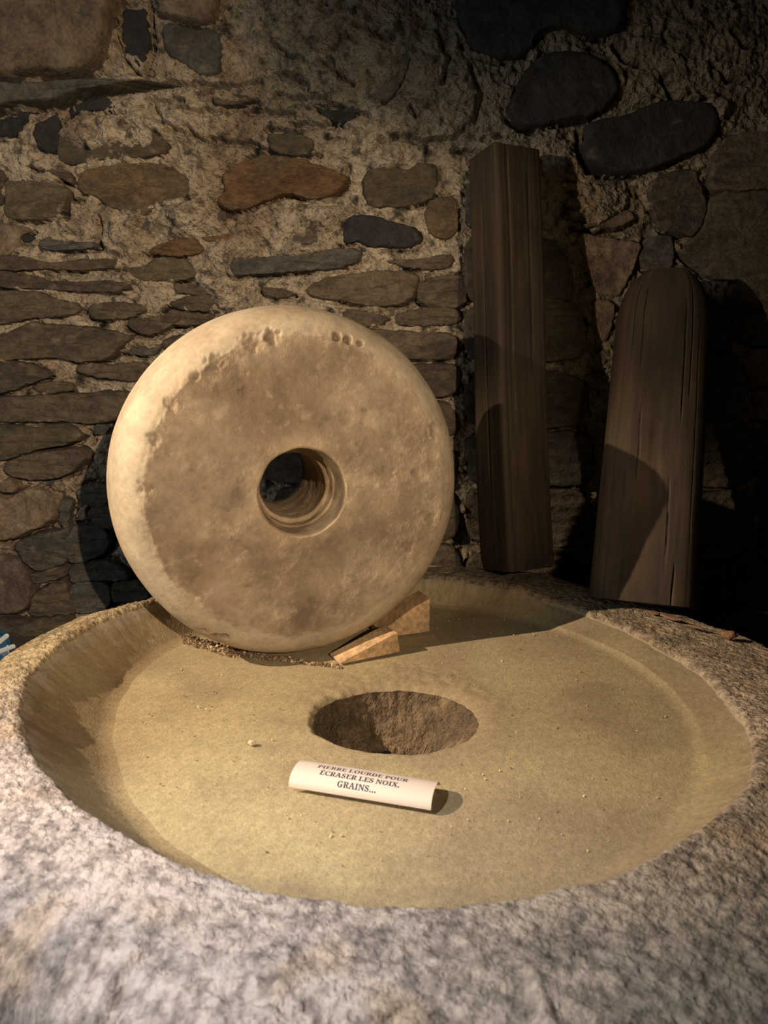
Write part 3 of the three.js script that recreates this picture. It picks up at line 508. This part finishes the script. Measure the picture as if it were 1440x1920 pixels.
  const zoneRange = (z0, z1) => { const a = rows.findIndex(r => r.zone === z0); let b = rows.length - 1; while (rows[b].zone !== z1) b--; return [a, Math.min(b + 1, rows.length - 1)]; };
  const basin = thing('grinding_basin', 'large round stone mill basin with a shallow bed, raised rough rim and central hole', 'basin', [0, 0, 0]);
  const arc = (j, i) => { const r = rows[j]; return [ang(i) * 0.72, r.f === undefined ? 0 : j * 0.0048]; };
  const [s0, s1] = zoneRange(0, 0), [f0, f1] = zoneRange(1, 1), [p0, p1] = zoneRange(2, 2), [r0, r1] = zoneRange(3, 3);
  const sock = mesh('socket', bandOf(g, w, s0, s1, (j, i) => [ang(i) * 0.14, j * 0.007]), M.socket, basin); sock.userData.label = 'round worn hole in the middle of the basin';
  mesh('bed', bandOf(g, w, f0, f1, (j, i, p) => [p[0] * 2.2, p[2] * 2.2]), M.bed, basin).userData.label = 'flat sandy ochre bed of the basin';
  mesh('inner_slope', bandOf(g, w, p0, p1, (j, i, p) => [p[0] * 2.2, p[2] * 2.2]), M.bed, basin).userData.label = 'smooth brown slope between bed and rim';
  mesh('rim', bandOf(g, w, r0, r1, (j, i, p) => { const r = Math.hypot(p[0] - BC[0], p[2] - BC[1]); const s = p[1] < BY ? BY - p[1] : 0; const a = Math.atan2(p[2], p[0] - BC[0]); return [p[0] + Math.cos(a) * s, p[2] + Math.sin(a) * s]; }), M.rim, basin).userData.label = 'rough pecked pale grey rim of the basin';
}

// ---------- millstone ----------
const WHEEL = { pos: [-0.1995, 0.7, -0.282], yaw: 20 * D2R, R: 0.35, T: 0.13 };
{
  const { R, T } = WHEEL, N = 640, rows = [];
  const add = (zone, list) => list.forEach(([z, r, face]) => rows.push({ zone, z, r, face }));
  const dense = (list, n) => { const c = new THREE.SplineCurve(list.map(p => new THREE.Vector2(p[0], p[1]))); return c.getSpacedPoints(n).map(p => [p.x, p.y]); };
  const lin = (a, b, n) => Array.from({ length: n }, (_, k) => [lerp(a[0], b[0], k / n), lerp(a[1], b[1], k / n)]);
  add('eye', lin([-T, 0.066], [0.05, 0.067], 40)); add('eye', lin([0.05, 0.067], [0.054, 0.0745], 4)); add('eye', lin([0.054, 0.0745], [0.075, 0.076], 8)); add('eye', lin([0.075, 0.076], [0.078, 0.0795], 3)); add('eye', lin([0.078, 0.0795], [T - 0.004, 0.084], 14)); add('eye', lin([T - 0.004, 0.084], [T, 0.088], 4));
  add('face', lin([T, 0.088], [T, 0.292], 90));
  add('tread', dense([[T, 0.292], [T - 0.004, 0.306], [T - 0.018, 0.324], [T - 0.045, 0.339], [T - 0.085, 0.347], [0, 0.350], [-0.05, 0.347], [-T + 0.04, 0.337], [-T + 0.012, 0.322], [-T, 0.305]], 110));
  add('back', lin([-T, 0.304], [-T, 0.068], 30)); add('back', [[-T, 0.066]]);
  const ang = i => i / N * 2 * Math.PI, w = N + 1;
  const rimWob = (a) => 1 + 0.010 * noise(Math.cos(a) * 2.2, Math.sin(a) * 2.2, 4) + 0.004 * noise(Math.cos(a) * 9, Math.sin(a) * 9, 8);
  const base = (j, i) => { const q = rows[j], a = ang(i); let r = q.r; if (q.zone === 'face' || (q.zone === 'tread' && q.z > T - 0.012)) { const k = q.zone === 'face' ? sm(0.15, 0.292, q.r) : 1 - sm(0.292, 0.32, q.r); r *= lerp(1, rimWob(a), k); } return [r * Math.cos(a), R + r * Math.sin(a), q.z]; };
  const g0 = grid(rows, N, base, { closed: true, flip: true }), P0 = g0.attributes.position, nn = g0.attributes.normal;
  // chips and pits: angle, radius, size, depth
  const chips = [[76, .298, .009, .010], [72, .30, .008, .011], [67, .303, .006, .009], [100, .294, .015, .007], [107, .292, .020, .005], [122, .289, .016, .005], [131, .290, .010, .006], [143, .289, .014, .004], [157, .288, .012, .004], [175, .288, .014, .003], [240, .318, .009, .009], [237, .326, .007, .009], [233, .325, .006, .007],
    [118, .22, .012, .003], [8, .17, .020, .003], [330, .25, .012, .003], [250, .22, .014, .002], [22, .29, .016, .004], [345, .275, .012, .003], [215, .27, .014, .003]];
  const chipAt = (x, y) => { let d = 0; for (const [da, cr, s, dep] of chips) { const cx = cr * Math.cos(da * D2R), cy = cr * Math.sin(da * D2R), e = Math.hypot(x - cx, y - cy) / s; if (e < 1.6) d += dep * (1 - sm(0.3, 1.2, e + 0.7 * noise(x * 95, y * 95, 3) + 0.2 * noise(x * 220, y * 220, 4))); } return d; };
  const crustOf = (x, y, z, q) => {   // where the dark crust of the face ends
    const a = Math.atan2(y, x), r = Math.hypot(x, y), e = 0.292 + 0.010 * noise(Math.cos(a) * 3, Math.sin(a) * 3, 30) + 0.009 * noise(x * 38, y * 38, 31) + 0.005 * noise(x * 110, y * 110, 35) - (Math.sin(a) < -0.5 ? 0.010 : 0);
    return q.zone === 'face' || q.zone === 'tread' ? (q.z > 0 ? 1 - sm(-0.006, 0.006, r - e) : 0) : q.zone === 'back' ? 1 : 0;
  };
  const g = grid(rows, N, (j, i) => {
    const k = j * w + i, x = P0.getX(k), y = P0.getY(k), z = P0.getZ(k), q = rows[j]; let d = 0; const cy = y - R;
    if (q.zone === 'eye') d = -0.0025 * fbm(x * 30, y * 30, z * 30, 2) - 0.0005 * noise(0, Math.hypot(x, cy) * 20, z * 160);
    else if (q.zone === 'tread') d = 0.002 * noise(x * 6, y * 6, z * 6) + 0.0004 * fbm(x * 40, y * 40, z * 40, 2);
    else d = 0.0030 * fbm(x * 10, cy * 10, 3, 3) + 0.0011 * fbm(x * 40, cy * 40, 6, 2);
    if (q.z > 0 && q.zone !== 'eye') { d += 0.0022 * crustOf(x, cy, z, q) * sm(0.2, 0.28, Math.hypot(x, cy)); d -= chipAt(x, cy); }
    const yy = y + nn.getY(k) * d; return [x + nn.getX(k) * d, yy, z + nn.getZ(k) * d];
  }, {
    closed: true, flip: true, uv: (j, i, p) => [p[0], p[1]],
    color: (j, i, p) => {
      const [x, y, z] = p, q = rows[j], cy = y - R, r = Math.hypot(x, cy);
      const pale = mix3([0.43, 0.375, 0.27], [0.375, 0.305, 0.205], sm(-0.3, 0.35, fbm(x * 5, y * 5, z * 12, 3)));
      const n = fbm(x * 5, cy * 5, 14, 3), m = fbm(x * 16, cy * 16, 18, 3);
      let crust = mix3([0.36, 0.285, 0.195], [0.235, 0.175, 0.115], sm(-0.25, 0.30, n)); crust = mix3(crust, [0.48, 0.40, 0.275], 0.55 * sm(0.12, 0.42, m)); crust = mix3(crust, [0.15, 0.11, 0.068], 0.65 * sm(0.15, 0.5, fbm(x * 8 + 3, cy * 8, 25, 4))); crust = mix3(crust, [0.17, 0.13, 0.085], 0.5 * sm(0.2, 0.5, fbm(x * 40, cy * 40, 28, 3))); crust = mix3(crust, [0.45, 0.37, 0.25], 0.5 * sm(0.25, 0.5, fbm(x * 55, cy * 55, 48, 3)));
      crust = mix3(crust, [0.42, 0.33, 0.205], 0.55 * (1 - sm(0.085, 0.125, r + 0.02 * noise(x * 20, cy * 20, 2))));
      crust = mix3(crust, [0.46, 0.37, 0.235], 0.5 * sm(0.26, 0.29, r) * sm(-0.2, 0.4, x + 0.3 * noise(x * 15, cy * 15, 4)));
      if (q.zone === 'eye') return mix3(mix3([0.42, 0.33, 0.21], [0.30, 0.22, 0.13], sm(-0.3, 0.3, noise(x * 20, cy * 20, z * 30))), [0.10, 0.075, 0.05], sm(-0.09, -0.128, z));  // shade painted into the eye, darker toward its back end
      const c = mix3(pale, crust, crustOf(x, cy, z, q)); const chipDark = q.z > 0 ? clamp(chipAt(x, cy) / 0.008) : 0; return mix3(c, [0.16, 0.11, 0.06], chipDark * 0.7);  // chips and pits coloured darker with their depth
    },
  });
  const wheel = thing('millstone', 'upright round millstone with a dark crusted face and a hole through its middle', 'millstone', WHEEL.pos, WHEEL.yaw);
  const rng2 = z => [rows.findIndex(r => r.zone === z), Math.min(rows.length - 1, rows.length - [...rows].reverse().findIndex(r => r.zone === z))];
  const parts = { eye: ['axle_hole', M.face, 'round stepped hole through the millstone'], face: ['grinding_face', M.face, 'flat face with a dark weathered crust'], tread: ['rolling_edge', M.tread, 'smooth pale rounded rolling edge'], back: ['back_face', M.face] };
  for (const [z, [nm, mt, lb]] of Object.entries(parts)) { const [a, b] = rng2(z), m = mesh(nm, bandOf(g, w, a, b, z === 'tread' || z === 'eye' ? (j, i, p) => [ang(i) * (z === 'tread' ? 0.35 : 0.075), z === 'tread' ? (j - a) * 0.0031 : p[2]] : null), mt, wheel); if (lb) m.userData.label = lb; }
}

// ---------- timbers leaning on the wall ----------
function timberMesh(name, L, nPer, nLen, outline, tone, seed, cracks, parent) {
  const rows = Array.from({ length: nLen }, (_, k) => k / (nLen - 1));
  const f = (j, i) => {
    const v = rows[j], u = i / nPer, [x, z, nx, nz] = outline(u, v); const y = v * L;
    let d = 0.004 * noise(x * 10, y * 3, z * 10 + seed) + 0.0007 * fbm(x * 60, y * 4, z * 60 + seed, 2) + 0.003 * noise(x * 20, y * 12, seed + 3) * sm(0.1, 0, Math.min(v, 1 - v));
    for (const [cu, v0, v1, dep, wd] of cracks) { const q = Math.abs(u - cu - 0.004 * noise(y * 9, cu * 50, seed)) / wd; if (q < 2) d -= dep * Math.exp(-q * q * 2) * sm(v0 - 0.03, v0 + 0.05, v) * (1 - sm(v1 - 0.05, v1 + 0.03, v)); }
    return [x + nx * d, y, z + nz * d];
  };
  const uvf = (j, i) => [i / nPer * 0.5, rows[j] * L];
  const colf = (j, i, p) => { const n = fbm(p[0] * 9, p[1] * 3.5, p[2] * 9 + seed, 3), red = sm(0.0, 0.5, fbm(p[0] * 9 + 7, p[1] * 3.0, p[2] * 9, 3)); let c = mix3(tone[0], tone[1], sm(-0.35, 0.35, n)); c = mix3(c, tone[2], red * 0.6); const k = 1 + 0.14 * noise(p[0] * 90, p[1] * 5, p[2] * 90); return c.map(v => v * k); };
  const side = grid(rows, nPer, f, { closed: true, flip: false, uv: uvf, color: colf });
  const caps = [0, 1].map(e => { const v = e ? nLen - 1 : 0, ring = [0, 0.25, 0.5, 0.75, 0.92, 1]; let cx = 0, cz = 0; for (let i = 0; i < nPer; i++) { const p = f(v, i); cx += p[0] / nPer; cz += p[2] / nPer; } return grid(ring, nPer, (j, i) => { const p = f(v, i), t = ring[j]; return [cx + (p[0] - cx) * t, p[1] + (e ? 1 : -1) * (0.004 * (1 - t) + 0.002 * noise(p[0] * 60 * t, p[2] * 60 * t, 2)), cz + (p[2] - cz) * t]; }, { closed: true, flip: !e, uv: (j, i, p) => [p[0] + p[1] * 0.2, p[2]], color: (j, i, p) => colf(0, 0, p).map(v => v * 1.0) }); });
  const m = mesh(name, mergeGeometries([side, ...caps]), M.timber, parent); return m;
}
const OAK = [[0.075, 0.056, 0.030], [0.046, 0.034, 0.019], [0.075, 0.046, 0.023]];
function roundRect(w, d, r) {   // perimeter point and outward normal of a rounded rectangle, u = 0 at the middle of the front
  return u => { const hw = w / 2 - r, hd = d / 2 - r, segs = [[hw, 'f'], [r * 1.57, 'c', hw, hd, 0], [2 * hd, 'r'], [r * 1.57, 'c', hw, -hd, 1], [2 * hw, 'b'], [r * 1.57, 'c', -hw, -hd, 2], [2 * hd, 'l'], [r * 1.57, 'c', -hw, hd, 3], [hw, 'f2']]; const tot = segs.reduce((s, q) => s + q[0], 0); let s = ((u % 1) + 1) % 1 * tot;
    for (const q of segs) { if (s <= q[0] + 1e-9) { const k = q[0] ? s / q[0] : 0; switch (q[1]) { case 'f': return [hw * k, d / 2, 0, 1]; case 'r': return [w / 2, hd - 2 * hd * k, 1, 0]; case 'b': return [hw - 2 * hw * k, -d / 2, 0, -1]; case 'l': return [-w / 2, -hd + 2 * hd * k, -1, 0]; case 'f2': return [-hw + hw * k, d / 2, 0, 1]; default: { const a0 = Math.PI / 2 - q[4] * Math.PI / 2 - k * Math.PI / 2; return [q[2] + r * Math.cos(a0), q[3] + r * Math.sin(a0), Math.cos(a0), Math.sin(a0)]; } } } s -= q[0]; } return [0, d / 2, 0, 1]; };
}
{
  const a = thing('timber_post', 'tall square dark timber leaning on the wall beside the millstone', 'timber', [0.338, 0.778, -0.590], 27 * D2R);
  const rr = roundRect(0.142, 0.125, 0.010);
  const m = timberMesh('timber_body', 1.015, 144, 110, (u, v) => { const [x, z, nx, nz] = rr(u); const k = 1 - 0.05 * v, chew = 1 - 0.05 * sm(0.03, 0, v); return [x * k * chew - 0.004 * Math.sin(v * 5), z * k * chew, nx, nz]; }, OAK, 3, [[0.93, 0.35, 1, 0.008, 0.006], [0.05, 0.5, 0.95, 0.004, 0.005], [0.9, 0.1, 0.5, 0.004, 0.004], [0.75, 0.2, 0.9, 0.004, 0.005]], a);
  a.rotation.order = 'ZXY'; a.rotation.x = -8.6 * D2R; a.rotation.z = 2.8 * D2R;
  a.remove(m); a.add(m);
}
{
  const b = thing('timber_slab', 'short thick dark timber with a rounded top leaning at the right of the basin', 'timber', [0.612, 0.726, -0.465], -16 * D2R);
  const m = timberMesh('timber_body', 0.80, 420, 100, (u, v) => {
    // half-round front, flat back, the top drawn in to a round
    const top = v > 0.82 ? Math.pow(Math.max(0.01, 1 - ((v - 0.82) / 0.183) ** 2.4), 0.5) : 1, W = lerp(0.122, 0.108, v) * lerp(0.42, 1, top), Dp = 0.062;
    const a = Math.PI / 2 - u * 2 * Math.PI, c = Math.cos(a), s = Math.sin(a); const e = 0.55, x = Math.sign(c) * Math.abs(c) ** e * W, z = (s > 0 ? Math.abs(s) ** 0.85 * Dp * 1.15 : -(Math.abs(s) ** 0.4) * Dp * 0.8); return [x, z, c, s];
  }, [[0.082, 0.059, 0.031], [0.048, 0.034, 0.019], [0.10, 0.058, 0.027]], 9, [[0.038, 0.55, 0.9, 0.008, 0.0016], [0.062, 0.62, 1.0, 0.010, 0.002], [0.0, 0.30, 0.62, 0.005, 0.0016], [0.965, 0.7, 0.95, 0.006, 0.0018], [0.93, 0.72, 0.98, 0.005, 0.0016], [0.045, 0.0, 0.10, 0.012, 0.0018], [0.02, 0.1, 0.36, 0.004, 0.0016], [0.98, 0.35, 0.6, 0.004, 0.0014], [0.1, 0.2, 0.8, 0.004, 0.0016], [0.95, 0.25, 0.5, 0.003, 0.0012]], b);
  b.rotation.order = 'ZXY'; b.rotation.x = -17.5 * D2R; b.rotation.z = -6.5 * D2R;
}

// ---------- wooden wedges under the wheel ----------
function wedge(name, label, pos, turn, pts, depth) {
  const s = new THREE.Shape(pts.map(p => new THREE.Vector2(...p)));
  const g = new THREE.ExtrudeGeometry(s, { depth, bevelEnabled: true, bevelSize: 0.0012, bevelThickness: 0.0012, bevelSegments: 2 }); g.translate(0, 0, -depth / 2);
  const P = g.attributes.position, U = g.attributes.uv; for (let i = 0; i < P.count; i++) U.setXY(i, P.getY(i) + P.getZ(i) * 0.7, P.getX(i));
  const m = mesh(name, g, M.wedge); m.position.set(...pos); m.rotation.y = turn; return tag(m, label, 'wedge');
}
wedge('wooden_wedge', 'small pale wooden wedge pushed under the front of the millstone', [-0.035, 0.7065, -0.205], 28 * D2R, [[-0.07, 0], [0.062, 0], [0.056, 0.040], [0.03, 0.034], [-0.07, 0.002]], 0.05);
wedge('wooden_wedge', 'taller wooden chock standing behind the small wedge at the millstone', [0.04, 0.7085, -0.335], 20 * D2R, [[-0.06, 0], [0.052, 0], [0.052, 0.074], [0.012, 0.056], [-0.06, 0.012]], 0.06);

// ---------- printed paper sign ----------
{
  const c = document.createElement('canvas'); c.width = 1680; c.height = 680; const x = c.getContext('2d');
  x.fillStyle = '#c6bcb1'; x.fillRect(0, 0, 1680, 680); x.fillStyle = '#20243a'; x.textAlign = 'center'; x.textBaseline = 'alphabetic';
  const line = (t, y, w, h) => { x.save(); x.font = `bold ${h}px serif`; const m = x.measureText(t).width; x.translate(810, y); x.scale(w / m, 1); x.fillText(t, 0, 0); x.lineWidth = 3; x.strokeStyle = x.fillStyle; x.strokeText(t, 0, 0); x.restore(); };
  line('PIERRE LOURDE POUR', 340, 1090, 104); line('ÉCRASER LES NOIX,', 462, 960, 104); line('GRAINS...', 585, 470, 106);
  const t = new THREE.CanvasTexture(c); t.colorSpace = THREE.SRGBColorSpace; t.magFilter = THREE.LinearFilter;
  const L = 0.207, n = 40, prof = []; for (let k = 0; k <= n; k++) { const a = Math.PI * (0.02 + 0.93 * k / n), e = 0.88; prof.push([Math.cos(a) * 0.031 - 0.031 + 0.004 * Math.sin(a), 0.0042 + 0.021 * Math.pow(Math.sin(a), e)]); }
  const len = [0]; for (let k = 1; k <= n; k++) len.push(len[k - 1] + Math.hypot(prof[k][0] - prof[k - 1][0], prof[k][1] - prof[k - 1][1]));
  const cols = 30, bend = (u, k) => 0.0012 * Math.sin(u * 5) * k / n;
  const top = grid(prof, cols, (k, i) => { const u = i / (cols - 1); return [(u - 0.5) * L, prof[k][1] + bend(u, k) + 0.0003, prof[k][0]]; }, { uv: (k, i) => [i / (cols - 1), len[k] / len[n]] });
  const under = grid(prof, cols, (k, i) => { const u = i / (cols - 1); return [(u - 0.5) * L, prof[k][1] + bend(u, k), prof[k][0] + 0.0001]; }, { flip: true, uv: () => [0.02, 0.02] });
  const m = mesh('paper_sign', mergeGeometries([top, under]), std({ map: t, roughness: 0.8, side: THREE.DoubleSide }));
  m.position.set(-0.036, 0.7025, 0.323); m.rotation.y = -15.9 * D2R; tag(m, 'curled strip of white paper with printed French words lying on the basin', 'sign');
}

// ---------- loose bits ----------
function lump(seed, r, sq = [1, 0.7, 0.9], detail = 2) { const g = new THREE.IcosahedronGeometry(r, detail), P = g.attributes.position; for (let i = 0; i < P.count; i++) { const v = new THREE.Vector3().fromBufferAttribute(P, i), d = v.clone().normalize(), k = 1 + 0.35 * noise(d.x * 1.6 + seed * 3.1, d.y * 1.6, d.z * 1.6) + 0.12 * noise(d.x * 5, d.y * 5 + seed, d.z * 5); v.multiplyScalar(k); P.setXYZ(i, v.x * sq[0], v.y * sq[1], v.z * sq[2]); } g.computeVertexNormals(); return g; }
{
  const m = mesh('pebble', lump(3, 0.0066, [1.2, 0.85, 0.8], 0), std({ color: new THREE.Color(0.50, 0.42, 0.30) })); m.position.set(-0.21, 0.7055, 0.163); tag(m, 'small pale chip of stone alone on the bed left of the paper', 'pebble');
  const spots = [[1158, 1330], [1186, 1327], [1152, 1365]];
}
const bedY = (x, z) => BY + 0.002 * noise(x * 3, 0, z * 3) + 0.0003;
function underWheel(u, v) { const P = [[0, .35], [.085, .345], [.112, .326], [.126, .306], [.13, .292]]; if (Math.abs(v) > 0.133) return 1; let r = .35; for (let k = 1; k < P.length; k++) if (Math.abs(v) >= P[k - 1][0]) r = lerp(P[k - 1][1], P[k][1], clamp((Math.abs(v) - P[k - 1][0]) / (P[k][0] - P[k - 1][0]))); return WHEEL.R - Math.sqrt(Math.max(0, r * r - u * u)) - 0.003; }
function scatter(name, label, category, count, seed, place, tones) {
  const r = rng(seed), geos = [0, 1, 2, 3].map(k => lump(seed + k, 1, [1, 0.7, 0.85], 1).toNonIndexed()); const list = [];
  for (let k = 0; k < count; k++) { const [x, y, z, s] = place(r), g = geos[k % 4].clone(), q = new THREE.Matrix4().compose(new THREE.Vector3(x, y + s * 1.1, z), new THREE.Quaternion().setFromEuler(new THREE.Euler(r() * 6, r() * 6, r() * 6)), new THREE.Vector3(s, s * 0.8, s)); g.applyMatrix4(q); const c = tones[Math.floor(r() * tones.length)], n = g.attributes.position.count, C = new Float32Array(n * 3), k2 = 0.75 + 0.5 * r(); for (let i = 0; i < n; i++) C.set(c.map(v => v * k2), i * 3); g.setAttribute('color', new THREE.BufferAttribute(C, 3)); list.push(g); }
  const m = mesh(name, mergeGeometries(list), M.crumbs); m.userData.kind = 'stuff'; tag(m, label, category); return m;
}
{
  const cy = Math.cos(WHEEL.yaw), sy = Math.sin(WHEEL.yaw), toW = (u, v) => [WHEEL.pos[0] + u * cy + v * sy, WHEEL.pos[2] - u * sy + v * cy];
  const g = (r) => (r() + r() + r() - 1.5) / 1.5;
  scatter('crumb_litter', 'brown crumbs and husks heaped along the foot of the millstone', 'crumbs', 2600, 5, r => {
    for (;;) {
      const u = lerp(-0.22, 0.06, r()), left = sm(0.0, -0.12, u), w0 = u < -0.15 ? lerp(-0.10, 0.0, (u + 0.22) / 0.07) : lerp(0.0, 0.145, (u + 0.15) / 0.20), v = w0 + (0.012 + 0.024 * left) * g(r) + 0.006 + 0.012 * (1 - left);
      const [x, z] = toW(u, v), y = bedY(x, z) + left * 0.010 * r() * Math.max(0, 1 - Math.abs(v - w0) / 0.03), s = 0.0008 + 0.0026 * r() * r() + (r() < 0.06 ? 0.0025 : 0);
      if (y + 2 * s - WHEEL.pos[1] < underWheel(u, v)) return [x, y, z, s];
    }
  }, [[0.10, 0.065, 0.035], [0.16, 0.11, 0.06], [0.24, 0.17, 0.09], [0.40, 0.32, 0.20]]);
  scatter('stone_grit', 'fine pale grit strewn over the bed of the basin', 'grit', 420, 8, r => { let x, z, d; do { x = lerp(-0.5, 0.58, r()); z = lerp(-0.48, 0.48, r()); d = Math.hypot(x - BC[0], z); } while (d > 0.48 || Math.hypot((x - 0.02) / 0.18, (z - 0.062) / 0.16) < 1 || Math.hypot((x + 0.19) / 0.2, (z + 0.27) / 0.2) < 1); return [x, bedY(x, z), z, 0.0007 + 0.0014 * r() ** 3]; }, [[0.62, 0.52, 0.32], [0.55, 0.45, 0.28], [0.2, 0.14, 0.08]]);
}
function chip(name, label, category, pos, turn, size, tone, seed, group) {
  const s = new THREE.Shape(), n = 9, r = rng(seed); for (let k = 0; k < n; k++) { const a = k / n * 6.283, q = 0.75 + 0.4 * r(), p = [Math.cos(a) * size[0] * q, Math.sin(a) * size[2] * q]; k ? s.lineTo(...p) : s.moveTo(...p); }
  const g = new THREE.ExtrudeGeometry(s, { depth: size[1], bevelEnabled: true, bevelSize: 0.0006, bevelThickness: 0.0006, bevelSegments: 1, steps: 2 }); g.rotateX(-Math.PI / 2); const P = g.attributes.position; for (let i = 0; i < P.count; i++) P.setY(i, P.getY(i) + 0.004 * noise(P.getX(i) * 60, P.getZ(i) * 60, seed) + 0.02 * P.getX(i) ** 2 / size[0]); g.computeVertexNormals();
  const m = mesh(name, g, std({ color: new THREE.Color(...tone), roughness: 0.9 })); m.position.set(...pos); m.rotation.y = turn; return tag(m, label, category, group);
}
chip('bark_chip', 'longest reddish bark chip on the rim at the foot of the short timber', 'bark chip', [0.645, 0.727, -0.352], -0.62, [0.026, 0.003, 0.008], [0.24, 0.13, 0.07], 1);
chip('bark_chip', 'small bark chip on the rim just left of the longest chip', 'bark chip', [0.616, 0.727, -0.388], -0.4, [0.012, 0.003, 0.006], [0.20, 0.11, 0.06], 2);
chip('bark_chip', 'narrow bark chip on the rim between the long chip and the red stone', 'bark chip', [0.676, 0.726, -0.298], -0.6, [0.018, 0.002, 0.005], [0.22, 0.13, 0.07], 3);
{ const m = mesh('pebble', lump(9, 0.012, [1.5, 0.7, 0.9]), std({ color: new THREE.Color(0.27, 0.135, 0.075) })); m.position.set(0.728, 0.7285, -0.25); tag(m, 'reddish stone lying on the rim far right of the bark chips', 'pebble'); }

// ---------- blue and white wrapper behind the basin ----------
{
  const t = thing('plastic_wrapper', 'crumpled blue and white plastic wrapper behind the left edge of the basin', 'wrapper', [-0.945, 0.50, -0.47]);
  const body = lump(21, 0.058, [0.9, 1.35, 0.7], 4); body.computeBoundingBox(); body.translate(0, -body.boundingBox.min.y, 0); mesh('wrapper_body', body, std({ color: new THREE.Color(0.03, 0.12, 0.24), roughness: 0.3 }), t);
  for (const [dx, dy, rz] of [[0.036, 0.140, -0.9], [0.012, 0.150, -0.7], [0.046, 0.118, -1.2]]) { const s = new THREE.CapsuleGeometry(0.006, 0.035, 4, 10); s.scale(1, 1, 0.4); const b = mesh('white_stripe', s, std({ color: new THREE.Color(0.75, 0.8, 0.78), roughness: 0.3 }), t); b.position.set(dx, dy, 0.026); b.rotation.z = rz; }
}

// ---------- spotlights that light the mill, one an added rim fill (outside the picture) ----------
for (const [k, S] of Object.entries(SPOTS)) {
  const p = new THREE.Vector3(...S.p), aim = new THREE.Vector3(...S.aim), dir = aim.clone().sub(p).normalize();
  const names = { left: 'small black spotlight hung left of the basin', right: 'small black spotlight hung right of the basin', front: 'small black spotlight hung by the left wall aimed at the timbers', rimFill: 'small black cool white fill spotlight added above the front rim' };
  const t = thing('spotlight', names[k], 'spotlight', S.p);
  const h = new THREE.LatheGeometry([[0.001, -0.13], [0.03, -0.13], [0.042, -0.1], [0.045, -0.012], [0.041, -0.012], [0.038, -0.02], [0.001, -0.02]].map(q => new THREE.Vector2(...q)), 32);
  const hm = mesh('housing', h, M.metal, t); hm.quaternion.setFromUnitVectors(new THREE.Vector3(0, 1, 0), dir);
  const lens = mesh('lens', new THREE.CircleGeometry(0.036, 32), std({ color: new THREE.Color(0.8, 0.75, 0.65), emissive: new THREE.Color(...S.c), emissiveIntensity: 3 }), t); lens.quaternion.setFromUnitVectors(new THREE.Vector3(0, 0, 1), dir); lens.position.copy(dir).multiplyScalar(-0.014);
  const rod = new THREE.CylinderGeometry(0.007, 0.007, 2.75 - S.p[1], 12); rod.translate(0, (2.75 - S.p[1]) / 2, 0); const rm = mesh('rod', rod, M.metal, t); rm.position.copy(dir).multiplyScalar(-0.09);
  const L = new THREE.SpotLight(new THREE.Color(...S.c), S.cd, 0, S.half * D2R, S.pen, 2); L.position.set(...S.p); L.target.position.copy(aim); L.castShadow = true; L.shadow.radius = 0.6; L.shadow.mapSize.set(2048, 2048); scene.add(L, L.target);
}
{ const L = new THREE.RectAreaLight(new THREE.Color(...DAYLIGHT.c), DAYLIGHT.i, DAYLIGHT.w, DAYLIGHT.h); L.position.set(...DAYLIGHT.p); L.lookAt(0.0, 1.1, 0.6); scene.add(L); }

renderer.render(scene, camera);
